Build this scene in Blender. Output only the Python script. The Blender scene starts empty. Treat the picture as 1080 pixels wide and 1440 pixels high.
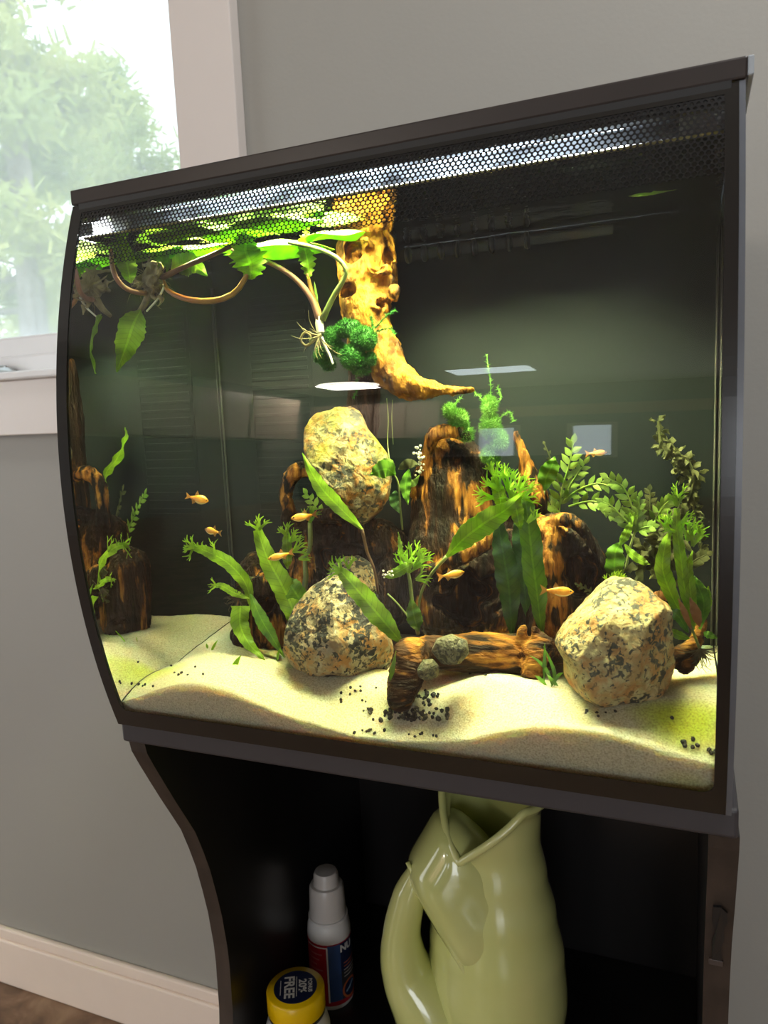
import bpy, bmesh, math, random
import numpy as np
from mathutils import Vector, Matrix, noise
random.seed(11)
S = bpy.context.scene
COL = S.collection
# ------------------------------------------------------------------ camera
# origin = front-left bottom corner of the aquarium's base trim, metres, z up, y into the wall
CAM = Vector((0.3855, -0.4083, 0.2354))
EUL = (1.4356, 0.0440, 0.3877)
FPX = 1048.39
cd = bpy.data.cameras.new('camera')
cam = bpy.data.objects.new('camera', cd); COL.objects.link(cam)
cam.location = CAM
from mathutils import Euler
cam.rotation_euler = Euler(EUL, 'XYZ')
cd.sensor_fit = 'VERTICAL'; cd.sensor_height = 36.0; cd.lens = FPX/1440*36
cd.clip_start = 0.01
cd.dof.use_dof = True; cd.dof.focus_distance = 0.5; cd.dof.aperture_fstop = 15
S.camera = cam
# ------------------------------------------------------------------ world, lights, exposure
W = bpy.data.worlds.new('overcast_sky'); S.world = W
W.use_nodes = True
W.node_tree.nodes['Background'].inputs[0].default_value = (0.80, 0.91, 1.0, 1)
W.node_tree.nodes['Background'].inputs[1].default_value = 1.95
def area(name, loc, rot, sx, sy, power, color=(1,1,1)):
    l = bpy.data.lights.new(name, 'AREA'); l.shape = 'RECTANGLE'; l.size = sx; l.size_y = sy
    l.energy = power; l.color = color
    o = bpy.data.objects.new(name, l); COL.objects.link(o); o.location = loc; o.rotation_euler = rot
    return o
FLOOR = -0.7116
CEIL = FLOOR + 2.42
FAR = -6.6          # wall behind the camera
# daylight entering by the two windows behind the camera and by the glazed door in the side wall
area('daylight_far_window', (-1.31, FAR+0.04, 0.485), (math.radians(90), 0, 0), 0.33, 0.63, 2.5, (0.80, 0.90, 1.0))
area('daylight_far_window.001', (-0.44, FAR+0.04, 0.485), (math.radians(90), 0, 0), 0.33, 0.63, 2.5, (0.80, 0.90, 1.0))
area('daylight_side_window', (-3.17, -1.55, 0.40), (math.radians(90), 0, math.radians(-90)), 1.7, 1.86, 20, (1.0, 0.95, 0.88))
area('added_fill_patio_door', (1.65, FAR+0.06, 0.30), (math.radians(90), 0, 0), 1.6, 1.9, 50, (0.95, 0.97, 1.0))  # added frontal fill for the shelf, through a made-up door
area('ceiling_lamp_light', (0.85, -0.20, CEIL-0.075), (0, 0, 0), 0.34, 0.34, 16, (0.96, 0.98, 1.0))
area('far_ceiling_lamp_light', (-2.38, -5.45, CEIL-0.075), (0, 0, 0), 0.45, 0.45, 60, (1.0, 0.92, 0.80))
S.view_settings.view_transform = 'Standard'; S.view_settings.look = 'None'
S.view_settings.gamma = 1.0; S.view_settings.use_curve_mapping = False
S.view_settings.exposure = 0.0
S.cycles.transparent_max_bounces = 24
S.cycles.max_bounces = 8
S.cycles.caustics_reflective = False; S.cycles.caustics_refractive = False
S.cycles.sample_clamp_indirect = 40.0

# ------------------------------------------------------------------ helpers
RM = Euler(EUL, 'XYZ').to_matrix()
def at(px, py, Y):
    d = RM @ Vector(((px-540)/FPX, (720-py)/FPX, -1.0))
    t = (Y - CAM.y)/d.y
    return CAM + d*t
def mpp(P):                       # metres per photo pixel at a point
    return (P-CAM).dot(RM @ Vector((0,0,-1)))/FPX
WL = {}
def _place(o, origin, parent):
    WL[o.name] = Vector(origin)
    if parent is not None:
        o.parent = parent; o.location = Vector(origin) - WL[parent.name]
    else: o.location = Vector(origin)
def tag(o, label, cat, group=None, kind=None):
    if label: o['label'] = label
    if cat: o['category'] = cat
    if group: o['group'] = group
    if kind: o['kind'] = kind
    return o
def thing(name, loc, label, cat, group=None, kind=None):
    o = bpy.data.objects.new(name, None); COL.objects.link(o); o.empty_display_size = 0.02
    _place(o, loc, None); return tag(o, label, cat, group, kind)
def mk(name, verts, faces, mat, parent=None, smooth=True, fm=None):
    V = [Vector(v) for v in verts]
    xs = [v.x for v in V]; ys = [v.y for v in V]; zs = [v.z for v in V]
    org = Vector(((min(xs)+max(xs))/2, (min(ys)+max(ys))/2, min(zs)))
    me = bpy.data.meshes.new(name)
    me.from_pydata([v-org for v in V], [], faces)
    mats = mat if isinstance(mat, (list, tuple)) else [mat]
    for m in mats: me.materials.append(m)
    if smooth: me.polygons.foreach_set('use_smooth', [True]*len(me.polygons))
    if fm: me.polygons.foreach_set('material_index', fm)
    me.update()
    o = bpy.data.objects.new(name, me); COL.objects.link(o)
    _place(o, org, parent)
    return o
def bev(o, w, seg=2):
    m = o.modifiers.new('bevel', 'BEVEL'); m.width = w; m.segments = seg; m.limit_method = 'ANGLE'; return o
def boxvf(lo, hi, V, F):
    x0,y0,z0 = lo; x1,y1,z1 = hi; b = len(V)
    V += [(x0,y0,z0),(x1,y0,z0),(x1,y1,z0),(x0,y1,z0),(x0,y0,z1),(x1,y0,z1),(x1,y1,z1),(x0,y1,z1)]
    F += [tuple(b+i for i in f) for f in ((0,3,2,1),(4,5,6,7),(0,1,5,4),(1,2,6,5),(2,3,7,6),(3,0,4,7))]
def box(name, lo, hi, mat, parent=None, bevel=0.0):
    V=[];F=[]; boxvf(lo,hi,V,F)
    o = mk(name, V, F, mat, parent, smooth=False)
    if bevel: bev(o, bevel)
    return o
def boxes(name, lst, mat, parent=None, bevel=0.0):
    V=[];F=[]
    for lo,hi in lst: boxvf(lo,hi,V,F)
    o = mk(name, V, F, mat, parent, smooth=False)
    if bevel: bev(o, bevel)
    return o
def crom(P, n):
    P = [Vector(p) for p in P]
    if len(P) < 3: return [P[0].lerp(P[-1], i/n) for i in range(n+1)]
    Q = [P[0]*2-P[1]] + P + [P[-1]*2-P[-2]]
    out = []
    m = len(P)-1
    for i in range(n+1):
        t = i/n*m; k = min(int(t), m-1); u = t-k
        a,b,c,d = Q[k:k+4]
        out.append(0.5*((2*b)+(c-a)*u+(2*a-5*b+4*c-d)*u*u+(3*b-a-3*c+d)*u**3))
    return out
def lin(A, t):                    # piecewise linear profile over 0..1
    t = max(0,min(1,t))*(len(A)-1); k = min(int(t), len(A)-2); return A[k]+(A[k+1]-A[k])*(t-k)
def tubevf(pts, radii, V, F, n=8, seg=12, flat=1.0):
    C = crom(pts, seg); b = len(V); up = Vector((0.3,0.2,1)).normalized()
    for i,c in enumerate(C):
        t = (C[min(i+1,seg)]-C[max(i-1,0)]).normalized()
        s = t.cross(up)
        if s.length < 1e-4: s = t.cross(Vector((1,0,0)))
        s.normalize(); u = s.cross(t)
        r = lin(radii, i/seg)
        for k in range(n):
            a = 2*math.pi*k/n
            V.append(c + s*(math.cos(a)*r) + u*(math.sin(a)*r*flat))
    for i in range(seg):
        for k in range(n):
            k2=(k+1)%n
            F.append((b+i*n+k, b+i*n+k2, b+(i+1)*n+k2, b+(i+1)*n+k))
    F.append(tuple(b+k for k in range(n))[::-1]); F.append(tuple(b+seg*n+k for k in range(n)))
def tube(name, pts, radii, mat, parent=None, n=8, seg=14):
    V=[];F=[]; tubevf(pts, radii, V, F, n, seg); return mk(name, V, F, mat, parent)
def lathevf(prof, c, V, F, n=32, cap=True):
    b=len(V); c=Vector(c)
    for r,z in prof:
        for k in range(n):
            a=2*math.pi*k/n; V.append(c+Vector((r*math.cos(a), r*math.sin(a), z)))
    for i in range(len(prof)-1):
        for k in range(n):
            k2=(k+1)%n; F.append((b+i*n+k,b+i*n+k2,b+(i+1)*n+k2,b+(i+1)*n+k))
    if cap:
        F.append(tuple(b+k for k in range(n))[::-1]); m=b+(len(prof)-1)*n; F.append(tuple(m+k for k in range(n)))
def lathe(name, prof, c, mat, parent=None, n=32):
    V=[];F=[]; lathevf(prof,c,V,F,n); o=mk(name,V,F,mat,parent)
    m=o.modifiers.new('split','EDGE_SPLIT'); m.split_angle=math.radians(50)
    return o
# ---- node materials
def newmat(name):
    m = bpy.data.materials.new(name); m.use_nodes = True
    nt = m.node_tree; nt.nodes.clear()
    out = nt.nodes.new('ShaderNodeOutputMaterial')
    return m, nt, out
def N(nt, typ, **kw):
    n = nt.nodes.new(typ)
    for k,v in kw.items():
        if k.startswith('i_'):
            key = k[2:]; key = int(key) if key.isdigit() else key.replace('_',' ')
            n.inputs[key].default_value = v
        else: setattr(n, k, v)
    return n
def c4(c): return (c[0],c[1],c[2],1)
def ramp(nt, fac, stops):
    r = nt.nodes.new('ShaderNodeValToRGB'); e = r.color_ramp.elements
    while len(e) < len(stops): e.new(0.5)
    for el,(p,c) in zip(e, stops): el.position = p; el.color = c4(c)
    nt.links.new(fac, r.inputs[0]); return r.outputs[0]
def pmat(name, stops, scale=20, rough=0.5, bump=0.0, bscale=None, stretch=(1,1,1), detail=6, spec=0.5, coat=0.0, dist=0.002, metallic=0.0, distort=0.0):
    """principled surface coloured by a stretched noise ramp"""
    m, nt, out = newmat(name)
    tc = N(nt,'ShaderNodeTexCoord'); mp = N(nt,'ShaderNodeMapping'); mp.inputs['Scale'].default_value = stretch
    nt.links.new(tc.outputs['Object'], mp.inputs[0])
    ns = N(nt,'ShaderNodeTexNoise', i_Scale=scale, i_Detail=detail, i_Distortion=distort)
    nt.links.new(mp.outputs[0], ns.inputs['Vector'])
    p = N(nt,'ShaderNodeBsdfPrincipled', i_Roughness=rough, i_Metallic=metallic)
    p.inputs['Specular IOR Level'].default_value = spec
    p.inputs['Coat Weight'].default_value = coat
    nt.links.new(ramp(nt, ns.outputs[0], stops), p.inputs['Base Color'])
    if bump:
        n2 = N(nt,'ShaderNodeTexNoise', i_Scale=bscale or scale*3, i_Detail=5.0)
        nt.links.new(mp.outputs[0], n2.inputs['Vector'])
        b = N(nt,'ShaderNodeBump', i_Strength=bump, i_Distance=dist)
        nt.links.new(n2.outputs[0], b.inputs['Height']); nt.links.new(b.outputs[0], p.inputs['Normal'])
    nt.links.new(p.outputs[0], out.inputs[0]); return m
def emat(name, col, s):
    m, nt, out = newmat(name); e = N(nt,'ShaderNodeEmission', i_Strength=s); e.inputs[0].default_value = c4(col)
    nt.links.new(e.outputs[0], out.inputs[0]); return m
def flat(name, c, rough=0.5, var=0.08, scale=30, **k):
    d = tuple(x*(1-var) for x in c); l = tuple(min(1,x*(1+var)) for x in c)
    return pmat(name, [(0.3,d),(0.7,l)], scale=scale, rough=rough, **k)
def glassmat(name, ior, tint=(1,1,1), rough=0.0, bump=0.0, bscale=30):
    """thin pane: Fresnel reflection over straight transmission"""
    m, nt, out = newmat(name)
    f = N(nt,'ShaderNodeFresnel', i_IOR=ior); t = N(nt,'ShaderNodeBsdfTransparent'); g = N(nt,'ShaderNodeBsdfGlossy', i_Roughness=rough); g.inputs[0].default_value=(1,1,1,1)
    t.inputs[0].default_value = c4(tint)
    if bump:
        tc=N(nt,'ShaderNodeTexCoord'); ns=N(nt,'ShaderNodeTexNoise', i_Scale=bscale, i_Detail=2.0); nt.links.new(tc.outputs['Object'],ns.inputs['Vector'])
        b=N(nt,'ShaderNodeBump', i_Strength=bump, i_Distance=0.004); nt.links.new(ns.outputs[0],b.inputs['Height'])
        nt.links.new(b.outputs[0],f.inputs['Normal']); nt.links.new(b.outputs[0],g.inputs['Normal'])
    mx = N(nt,'ShaderNodeMixShader'); nt.links.new(f.outputs[0],mx.inputs[0]); nt.links.new(t.outputs[0],mx.inputs[1]); nt.links.new(g.outputs[0],mx.inputs[2])
    nt.links.new(mx.outputs[0], out.inputs[0]); return m
def clearmat(name, tint=(1,1,1)):
    m, nt, out = newmat(name); t=N(nt,'ShaderNodeBsdfTransparent'); t.inputs[0].default_value=c4(tint); nt.links.new(t.outputs[0],out.inputs[0]); return m
def leafmat(name, dark, light, scale=60, trans=0.5, rough=0.35):
    m, nt, out = newmat(name)
    tc=N(nt,'ShaderNodeTexCoord'); ns=N(nt,'ShaderNodeTexNoise', i_Scale=scale, i_Detail=4.0); nt.links.new(tc.outputs['Object'],ns.inputs['Vector'])
    col=ramp(nt, ns.outputs[0], [(0.3,dark),(0.7,light)])
    p=N(nt,'ShaderNodeBsdfPrincipled', i_Roughness=rough); t=N(nt,'ShaderNodeBsdfTranslucent')
    nt.links.new(col,p.inputs['Base Color']); nt.links.new(col,t.inputs[0])
    b=N(nt,'ShaderNodeBump', i_Strength=0.3, i_Distance=0.001); n2=N(nt,'ShaderNodeTexNoise', i_Scale=350.0); nt.links.new(tc.outputs['Object'],n2.inputs['Vector'])
    nt.links.new(n2.outputs[0],b.inputs['Height']); nt.links.new(b.outputs[0],p.inputs['Normal'])
    mx=N(nt,'ShaderNodeMixShader', i_0=trans); nt.links.new(p.outputs[0],mx.inputs[1]); nt.links.new(t.outputs[0],mx.inputs[2])
    nt.links.new(mx.outputs[0],out.inputs[0]); return m
# ------------------------------------------------------------------ materials of the setting
M_wall = flat('wall_paint', (0.345,0.335,0.305), rough=0.55, var=0.02, scale=4, bump=0.08, bscale=220)
M_trim = flat('trim_paint', (0.75,0.685,0.645), rough=0.35, var=0.015, scale=6)
M_ceil = flat('ceiling_paint', (0.75,0.73,0.69), rough=0.9, var=0.02, scale=5)
M_floor = pmat('brown_stone_floor', [(0.25,(0.10,0.055,0.03)),(0.5,(0.24,0.14,0.085)),(0.75,(0.42,0.28,0.18))], scale=14, rough=0.35, bump=0.15, bscale=60, distort=1.2)
M_lid = flat('lid_black_plastic', (0.032,0.025,0.023), rough=0.30, var=0.1)
M_base = flat('base_charcoal_plastic', (0.040,0.037,0.042), rough=0.42, var=0.06)
M_print = flat('black_glass_print', (0.012,0.011,0.010), rough=0.18, var=0.1)
M_black = flat('matte_black_plastic', (0.010,0.010,0.011), rough=0.5, var=0.1)
# ------------------------------------------------------------------ room shell
WY = 0.4154
XL, XR = -3.2, 2.6
def struct(o, label=None):
    o['kind'] = 'structure'
    if label: o['label'] = label
    return o
struct(box('floor', (XL-0.1,FAR-0.1,FLOOR-0.08), (XR+0.1,WY+0.12,FLOOR), M_floor), 'brown mottled stone-look floor')
struct(box('ceiling', (XL-0.1,FAR-0.1,CEIL), (XR+0.1,WY+0.12,CEIL+0.08), M_ceil), 'white ceiling of the room')
WX0, WX1, WZ0, WZ1 = -1.36, -0.205, 0.312, 1.40      # window opening in the back wall
struct(boxes('wall_back', [((XL,WY,FLOOR),(WX0,WY+0.12,CEIL)), ((WX1,WY,FLOOR),(XR,WY+0.12,CEIL)),
     ((WX0,WY,FLOOR),(WX1,WY+0.12,WZ0)), ((WX0,WY,WZ1),(WX1,WY+0.12,CEIL))], M_wall), 'grey-green painted wall behind the aquarium')
def wall_with_windows(name, axis, fixed, rng, wins, z0, z1, thick, mat):
    L=[]; cur=rng[0]
    def add(a,b,lo,hi):
        if axis=='x': L.append(((a,fixed-thick,lo),(b,fixed,hi)))
        else: L.append(((fixed,a,lo),(fixed+thick,b,hi)))
    for a,b in wins:
        add(cur,a,FLOOR,CEIL); add(a,b,FLOOR,z0); add(a,b,z1,CEIL); cur=b
    add(cur,rng[1],FLOOR,CEIL)
    return struct(boxes(name,L,mat))
struct(boxes('wall_front',[((XL,FAR-.1,FLOOR),(-1.48,FAR,CEIL)),((-1.48,FAR-.1,FLOOR),(-1.14,FAR,.16)),((-1.48,FAR-.1,.81),(-1.14,FAR,CEIL)),((-1.14,FAR-.1,FLOOR),(-.61,FAR,CEIL)),((-.61,FAR-.1,FLOOR),(-.27,FAR,.16)),((-.61,FAR-.1,.81),(-.27,FAR,CEIL)),((-.27,FAR-.1,FLOOR),(.82,FAR,CEIL)),((.82,FAR-.1,1.28),(2.48,FAR,CEIL)),((2.48,FAR-.1,FLOOR),(XR,FAR,CEIL))],M_wall),'far wall of the room with two small windows and a made-up patio door')
wall_with_windows('wall_left','y',XL-0.10,(FAR,WY),[(-2.45,-0.65)],-0.56,1.36,0.10,M_wall)['label']='side wall with a wide window'
struct(box('wall_right', (XR,FAR,FLOOR), (XR+0.1,WY,CEIL), M_wall), 'plain grey-green side wall')
# baseboard with a bevelled top step
struct(boxes('baseboard_back', [((XL,WY-0.012,FLOOR),(XR,WY,FLOOR+0.084)), ((XL,WY-0.009,FLOOR+0.084),(XR,WY,FLOOR+0.104))], flat('baseboard_paint',(0.92,0.78,0.68),rough=0.35,var=0.01), bevel=0.003), 'white painted baseboard along the back wall')
# window in the back wall
win = thing('window_1', (-0.78, WY, WZ0), 'window with white casing beside the aquarium', None, kind='structure')
CX0, CX1 = -0.200, -0.1145
Mvin = flat('white_vinyl', (0.78,0.77,0.77), rough=0.35, var=0.01)
box('casing', (CX0,WY-0.019,0.30), (CX1,WY,1.5), M_trim, win, 0.0015)
box('casing', (WX0-0.085,WY-0.019,0.30), (WX0,WY,1.5), M_trim, win, 0.0015)
box('head_casing', (WX0-0.085,WY-0.019,1.5), (CX1,WY,1.59), M_trim, win, 0.0015)
box('apron', (WX0-0.085,WY-0.019,0.2235), (CX1-0.0,WY,0.302), M_trim, win, 0.0015)
box('stool', (WX0-0.11,WY-0.030,0.302), (CX1+0.006,WY+0.10,0.3135), Mvin, win, 0.003)
sash = boxes('sash', [((WX0,WY+0.055,0.3135),(WX1,WY+0.10,0.374)), ((WX0,WY+0.055,0.374),(WX0+0.05,WY+0.10,WZ1)), ((WX1-0.012,WY+0.055,0.374),(WX1,WY+0.10,WZ1)), ((WX0,WY+0.055,WZ1-0.05),(WX1,WY+0.10,WZ1))], Mvin, win, 0.004)
box('sash_bead', (WX0,WY+0.042,0.3135), (WX1,WY+0.056,0.344), Mvin, win, 0.004)
boxes('jamb', [((WX1,WY+0.0,0.3135),(WX1+0.004,WY+0.12,WZ1)),((WX0-0.004,WY,0.3135),(WX0,WY+0.12,WZ1))], Mvin, win)
M_wglass = glassmat('window_glass', 1.12)
pn=box('pane', (WX0+0.05,WY+0.078,0.374), (WX1-0.012,WY+0.082,WZ1-0.05), [M_wglass,clearmat('window_glass_rear')], win)
for q in pn.data.polygons: q.material_index = 0 if q.normal.y<-0.5 else 1
# insect screen: fine pale mesh that veils the garden
m,nt,out = newmat('insect_screen')
t=N(nt,'ShaderNodeBsdfTransparent'); d=N(nt,'ShaderNodeBsdfDiffuse'); d.inputs[0].default_value=(0.80,0.86,0.86,1)
tl=N(nt,'ShaderNodeBsdfTranslucent'); tl.inputs[0].default_value=(0.80,0.86,0.86,1)
a=N(nt,'ShaderNodeAddShader'); nt.links.new(d.outputs[0],a.inputs[0]); nt.links.new(tl.outputs[0],a.inputs[1])
tc=N(nt,'ShaderNodeTexCoord'); wv=N(nt,'ShaderNodeTexWave', i_Scale=400.0); nt.links.new(tc.outputs['Object'],wv.inputs['Vector'])
mr=N(nt,'ShaderNodeMapRange', i_3=0.12, i_4=0.26); nt.links.new(wv.outputs[1],mr.inputs[0])
mx=N(nt,'ShaderNodeMixShader'); nt.links.new(mr.outputs[0],mx.inputs[0]); nt.links.new(t.outputs[0],mx.inputs[1]); nt.links.new(a.outputs[0],mx.inputs[2]); nt.links.new(mx.outputs[0],out.inputs[0])
box('insect_screen', (WX0+0.05,WY+0.064,0.372), (WX1-0.006,WY+0.065,WZ1-0.05), m, win)
# casement crank on the sash bottom
M_metal = flat('brushed_metal', (0.45,0.46,0.45), rough=0.3, var=0.1, metallic=0.9)
ck = at(8,517,WY+0.03)
h = lathe('crank_handle', [(0.0,0),(0.016,0),(0.017,0.006),(0.010,0.012),(0.0,0.013)], (ck.x,ck.y,0.3135), M_metal, win, 20)
tube('crank_arm', [(ck.x,ck.y,0.324),(ck.x-0.03,ck.y-0.004,0.327),(ck.x-0.06,ck.y-0.004,0.325)], [0.005,0.004,0.006], M_metal, h)
# ------------------------------------------------------------------ garden trees outside
M_bark = pmat('pine_bark', [(0.3,(0.16,0.13,0.11)),(0.7,(0.34,0.30,0.27))], scale=12, rough=0.9, stretch=(1,1,0.2))
M_needles = leafmat('pine_needles', (0.30,0.42,0.13), (0.78,0.78,0.26), scale=0.9, trans=0.45, rough=0.6)
def pine(x, y, h, r, label, seed, low=0.25, n=4200):
    rnd = random.Random(seed)
    z0 = FLOOR-0.5
    t = thing('pine_tree', (x,y,z0), label, 'tree', 'pine trees outside the window')
    V=[];F=[]
    tubevf([(x,y,z0),(x+0.1*r,y,z0+h*0.5),(x,y,z0+h)], [0.16,0.11,0.02], V,F,8,10)
    BV=[];BF=[];LV=[];LF=[]
    nb = 46
    for i in range(nb):
        f = low+(1-low)*(i+rnd.random())/nb; zz = z0+h*f
        a = rnd.random()*6.283; ln = r*(1.05-f)*(0.7+0.5*rnd.random())+0.3
        e = Vector((x+math.cos(a)*ln, y+math.sin(a)*ln, zz+ln*0.18-0.1))
        tubevf([(x,y,zz),((x+e.x)/2,(y+e.y)/2,zz+ln*0.02),e],[0.035,0.02,0.006],BV,BF,5,4)
        for k in range(int(1.9*n)//nb):
            s = 0.25+0.75*rnd.random(); c = Vector((x,y,zz)).lerp(e,s)+Vector((rnd.gauss(0,.13),rnd.gauss(0,.13),rnd.gauss(0,.10)))
            d = Vector((rnd.gauss(0,1),rnd.gauss(0,1),rnd.gauss(0.2,.8))).normalized(); q = d.cross(Vector((rnd.gauss(0,1),rnd.gauss(0,1),rnd.gauss(0,1)))).normalized()
            L=0.09+0.09*rnd.random(); w=0.020; b=len(LV)
            LV += [c-q*w, c+q*w, c+d*L+q*w*0.6, c+d*L-q*w*0.6]; LF.append((b,b+1,b+2,b+3))
    mk('trunk',V,F,M_bark,t); mk('branches',BV,BF,M_bark,t)
    o = mk('foliage',LV,LF,M_needles,t,smooth=False); o['kind']='stuff'
pine(-5.35, 4.9, 6.9, 1.5, 'tall pine with a pale trunk at the left edge of the window view', 3, low=0.36, n=7000)
pine(-7.1, 8.2, 6.1, 2.2, 'yellow-green bushy pine in the middle of the window view', 5, low=0.05, n=10000)
pine(-4.15, 7.4, 5.2, 1.5, 'narrow pine beside the window casing', 8, low=0.08, n=6000)
pine(-11.2, 10.5, 8.4, 2.2, 'distant pine standing behind the pale-trunked one', 9, low=0.1, n=7000)
box('lawn', (-16,WY+0.6,FLOOR-0.6), (8,20,FLOOR-0.5), pmat('lawn_green',[(0.3,(0.10,0.17,0.05)),(0.7,(0.22,0.30,0.10))],scale=4,rough=0.9))['kind']='structure'
bpy.data.objects['lawn']['label']='lawn outside the window'
# ------------------------------------------------------------------ aquarium
TW = 0.4071; DEP = 0.385
ZC, HH, SS = 0.193, 0.187, 0.0345
RR = (HH*HH+SS*SS)/(2*SS); CYC = RR-SS
def fy(z): return CYC - math.sqrt(max(0, RR*RR-(z-ZC)**2))     # outer face of the bowed front glass
GT = 0.005
YB = 0.147                                                    # rear partition
WATER = 0.358
aq = thing('aquarium', (TW/2, 0.19, 0.0), 'bow-front aquarium with black lid and planted rock and wood scene', 'aquarium')
# base trim
bs = boxes('base_trim', [((-0.004,0.002,0.0),(TW+0.004,DEP+0.004,0.0176))], M_base, aq); bev(bs, 0.0022, 3)
# lid
lid = box('lid', (-0.001,-0.001,0.3805), (TW+0.001,DEP,0.3905), M_lid, aq, 0.0012)
M_lidin = flat('lid_inner_white', (0.6,0.62,0.66), rough=0.4)
m,nt,out=newmat('led_panel_light')
tc=N(nt,'ShaderNodeTexCoord'); mp=N(nt,'ShaderNodeMapping'); mp.inputs['Scale'].default_value=(1,2.5,1); nt.links.new(tc.outputs['Object'],mp.inputs[0])
ns=N(nt,'ShaderNodeTexNoise', i_Scale=110.0, i_Detail=3.0); nt.links.new(mp.outputs[0],ns.inputs['Vector'])
mr=N(nt,'ShaderNodeMapRange', i_1=0.35, i_2=0.65, i_3=115.0, i_4=270.0); nt.links.new(ns.outputs[0],mr.inputs[0])
em=N(nt,'ShaderNodeEmission'); em.inputs[0].default_value=(0.90,0.95,1.0,1); nt.links.new(mr.outputs[0],em.inputs[1]); nt.links.new(em.outputs[0],out.inputs[0])
led_e=m
lp = box('led_panel', (0.045,0.030,0.3765), (0.350,0.074,0.3790), led_e, lid, 0.0)
boxes('lid_rim', [((0.006,-0.0015,0.3705),(TW-0.006,0.0005,0.3805)), ((0.004,0.1475,0.3700),(TW-0.004,0.1495,0.3805))], M_black, lid)
m,nt,out=newmat('light_guide_glow')            # frosted light guide in front of the LEDs, glowing unevenly
tc=N(nt,'ShaderNodeTexCoord'); mp=N(nt,'ShaderNodeMapping'); mp.inputs['Scale'].default_value=(0.28,1.6,1); nt.links.new(tc.outputs['Object'],mp.inputs[0])
ns=N(nt,'ShaderNodeTexNoise', i_Scale=95.0, i_Detail=4.0, i_Distortion=0.6); nt.links.new(mp.outputs[0],ns.inputs['Vector'])
sp_=N(nt,'ShaderNodeSeparateXYZ'); nt.links.new(tc.outputs['Object'],sp_.inputs[0])
gx=N(nt,'ShaderNodeMapRange', interpolation_type='SMOOTHSTEP', i_1=0.175, i_2=0.05); ab=N(nt,'ShaderNodeMath',operation='ABSOLUTE'); nt.links.new(sp_.outputs[0],ab.inputs[0]); nt.links.new(ab.outputs[0],gx.inputs[0])
gy=N(nt,'ShaderNodeMapRange', i_1=-0.012, i_2=0.010, i_3=0.10, i_4=1.0); nt.links.new(sp_.outputs[1],gy.inputs[0])
ml=N(nt,'ShaderNodeMath',operation='MULTIPLY'); nt.links.new(gx.outputs[0],ml.inputs[0]); nt.links.new(gy.outputs[0],ml.inputs[1])
mr=N(nt,'ShaderNodeMapRange', i_1=0.38, i_2=0.66, i_3=0.25, i_4=4.2); nt.links.new(ns.outputs[0],mr.inputs[0])
m2=N(nt,'ShaderNodeMath',operation='MULTIPLY'); nt.links.new(ml.outputs[0],m2.inputs[0]); nt.links.new(mr.outputs[0],m2.inputs[1])
em=N(nt,'ShaderNodeEmission'); em.inputs[0].default_value=(0.72,0.84,1.0,1); nt.links.new(m2.outputs[0],em.inputs[1])
df=N(nt,'ShaderNodeBsdfDiffuse'); df.inputs[0].default_value=(0.25,0.27,0.30,1); ad=N(nt,'ShaderNodeAddShader'); nt.links.new(em.outputs[0],ad.inputs[0]); nt.links.new(df.outputs[0],ad.inputs[1]); nt.links.new(ad.outputs[0],out.inputs[0])
box('light_guide', (0.012,0.0015,0.3768), (TW-0.012,0.0268,0.3790), m, lid)
box('added_light_baffle', (0.022,0.0270,0.3688), (0.378,0.0285,0.3768), m, lid)  # added lip hiding the LEDs; LED light through it put in as emission
# LED housing with diffuser ribs either side of the light strip
boxes('light_housing', [((0.030,0.0745,0.3772),(0.377,0.130,0.3804))], M_lidin, lid, 0.0008)
# front glass
M_gl = glassmat('front_glass_outer', 1.5, (0.97,0.985,0.97))
M_clr = clearmat('glass_inner', (1,1,1))
M_edge = flat('glass_edge', (0.05,0.09,0.08), rough=0.1, var=0.1)
NZ = 48
GZ0, GZ1 = 0.0170, 0.3800
V=[];F=[];FM=[]
zs=[GZ0+(GZ1-GZ0)*i/NZ for i in range(NZ+1)]
xa,xb=0.0005,TW-0.0005
def sheet(A,B,rev,mi):          # own vertices per face group so that the bow shades cleanly
    b=len(V)
    for z in zs: V.extend([A(z),B(z)])
    for i in range(NZ):
        q=(b+2*i,b+2*i+1,b+2*i+3,b+2*i+2); F.append(q[::-1] if rev else q); FM.append(mi)
sheet(lambda z:(xa,fy(z),z), lambda z:(xb,fy(z),z), False, 0)
sheet(lambda z:(xa,fy(z)+GT,z), lambda z:(xb,fy(z)+GT,z), True, 1)
sheet(lambda z:(xa,fy(z),z), lambda z:(xa,fy(z)+GT,z), True, 2)
sheet(lambda z:(xb,fy(z),z), lambda z:(xb,fy(z)+GT,z), False, 2)
fg = mk('front_glass', V, F, [M_gl,M_clr,M_edge], aq, True, FM)
# printed black border on the glass, slightly proud of it
def strip(name, x0, x1, z0, z1, mat, parent, off=0.0004, n=40, th=0.0003):
    V=[];F=[]
    for i in range(n+1):
        z=z0+(z1-z0)*i/n
        for x,o in ((x0,off),(x1,off),(x1,off-th),(x0,off-th)): V.append((x,fy(z)-o,z))
    for i in range(n):
        a=i*4;b=a+4
        for k in range(4): F.append((a+k,a+(k+1)%4,b+(k+1)%4,b+k))
    F.append((3,2,1,0)); F.append((n*4,n*4+1,n*4+2,n*4+3))
    return mk(name,V,F,mat,parent,False)
BW=0.0088
strip('glass_border', 0.0, BW, GZ0, GZ1, M_print, fg)
strip('glass_border', TW-BW, TW-0.0028, GZ0, GZ1, M_print, fg)
M_pe=flat('edge_highlight_grey',(0.11,0.12,0.14),rough=0.25,var=0.1)  # lit edge of the side glass, painted as a grey strip
strip('edge_highlight', TW-0.0027, TW, GZ0, GZ1, M_pe, fg)
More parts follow.
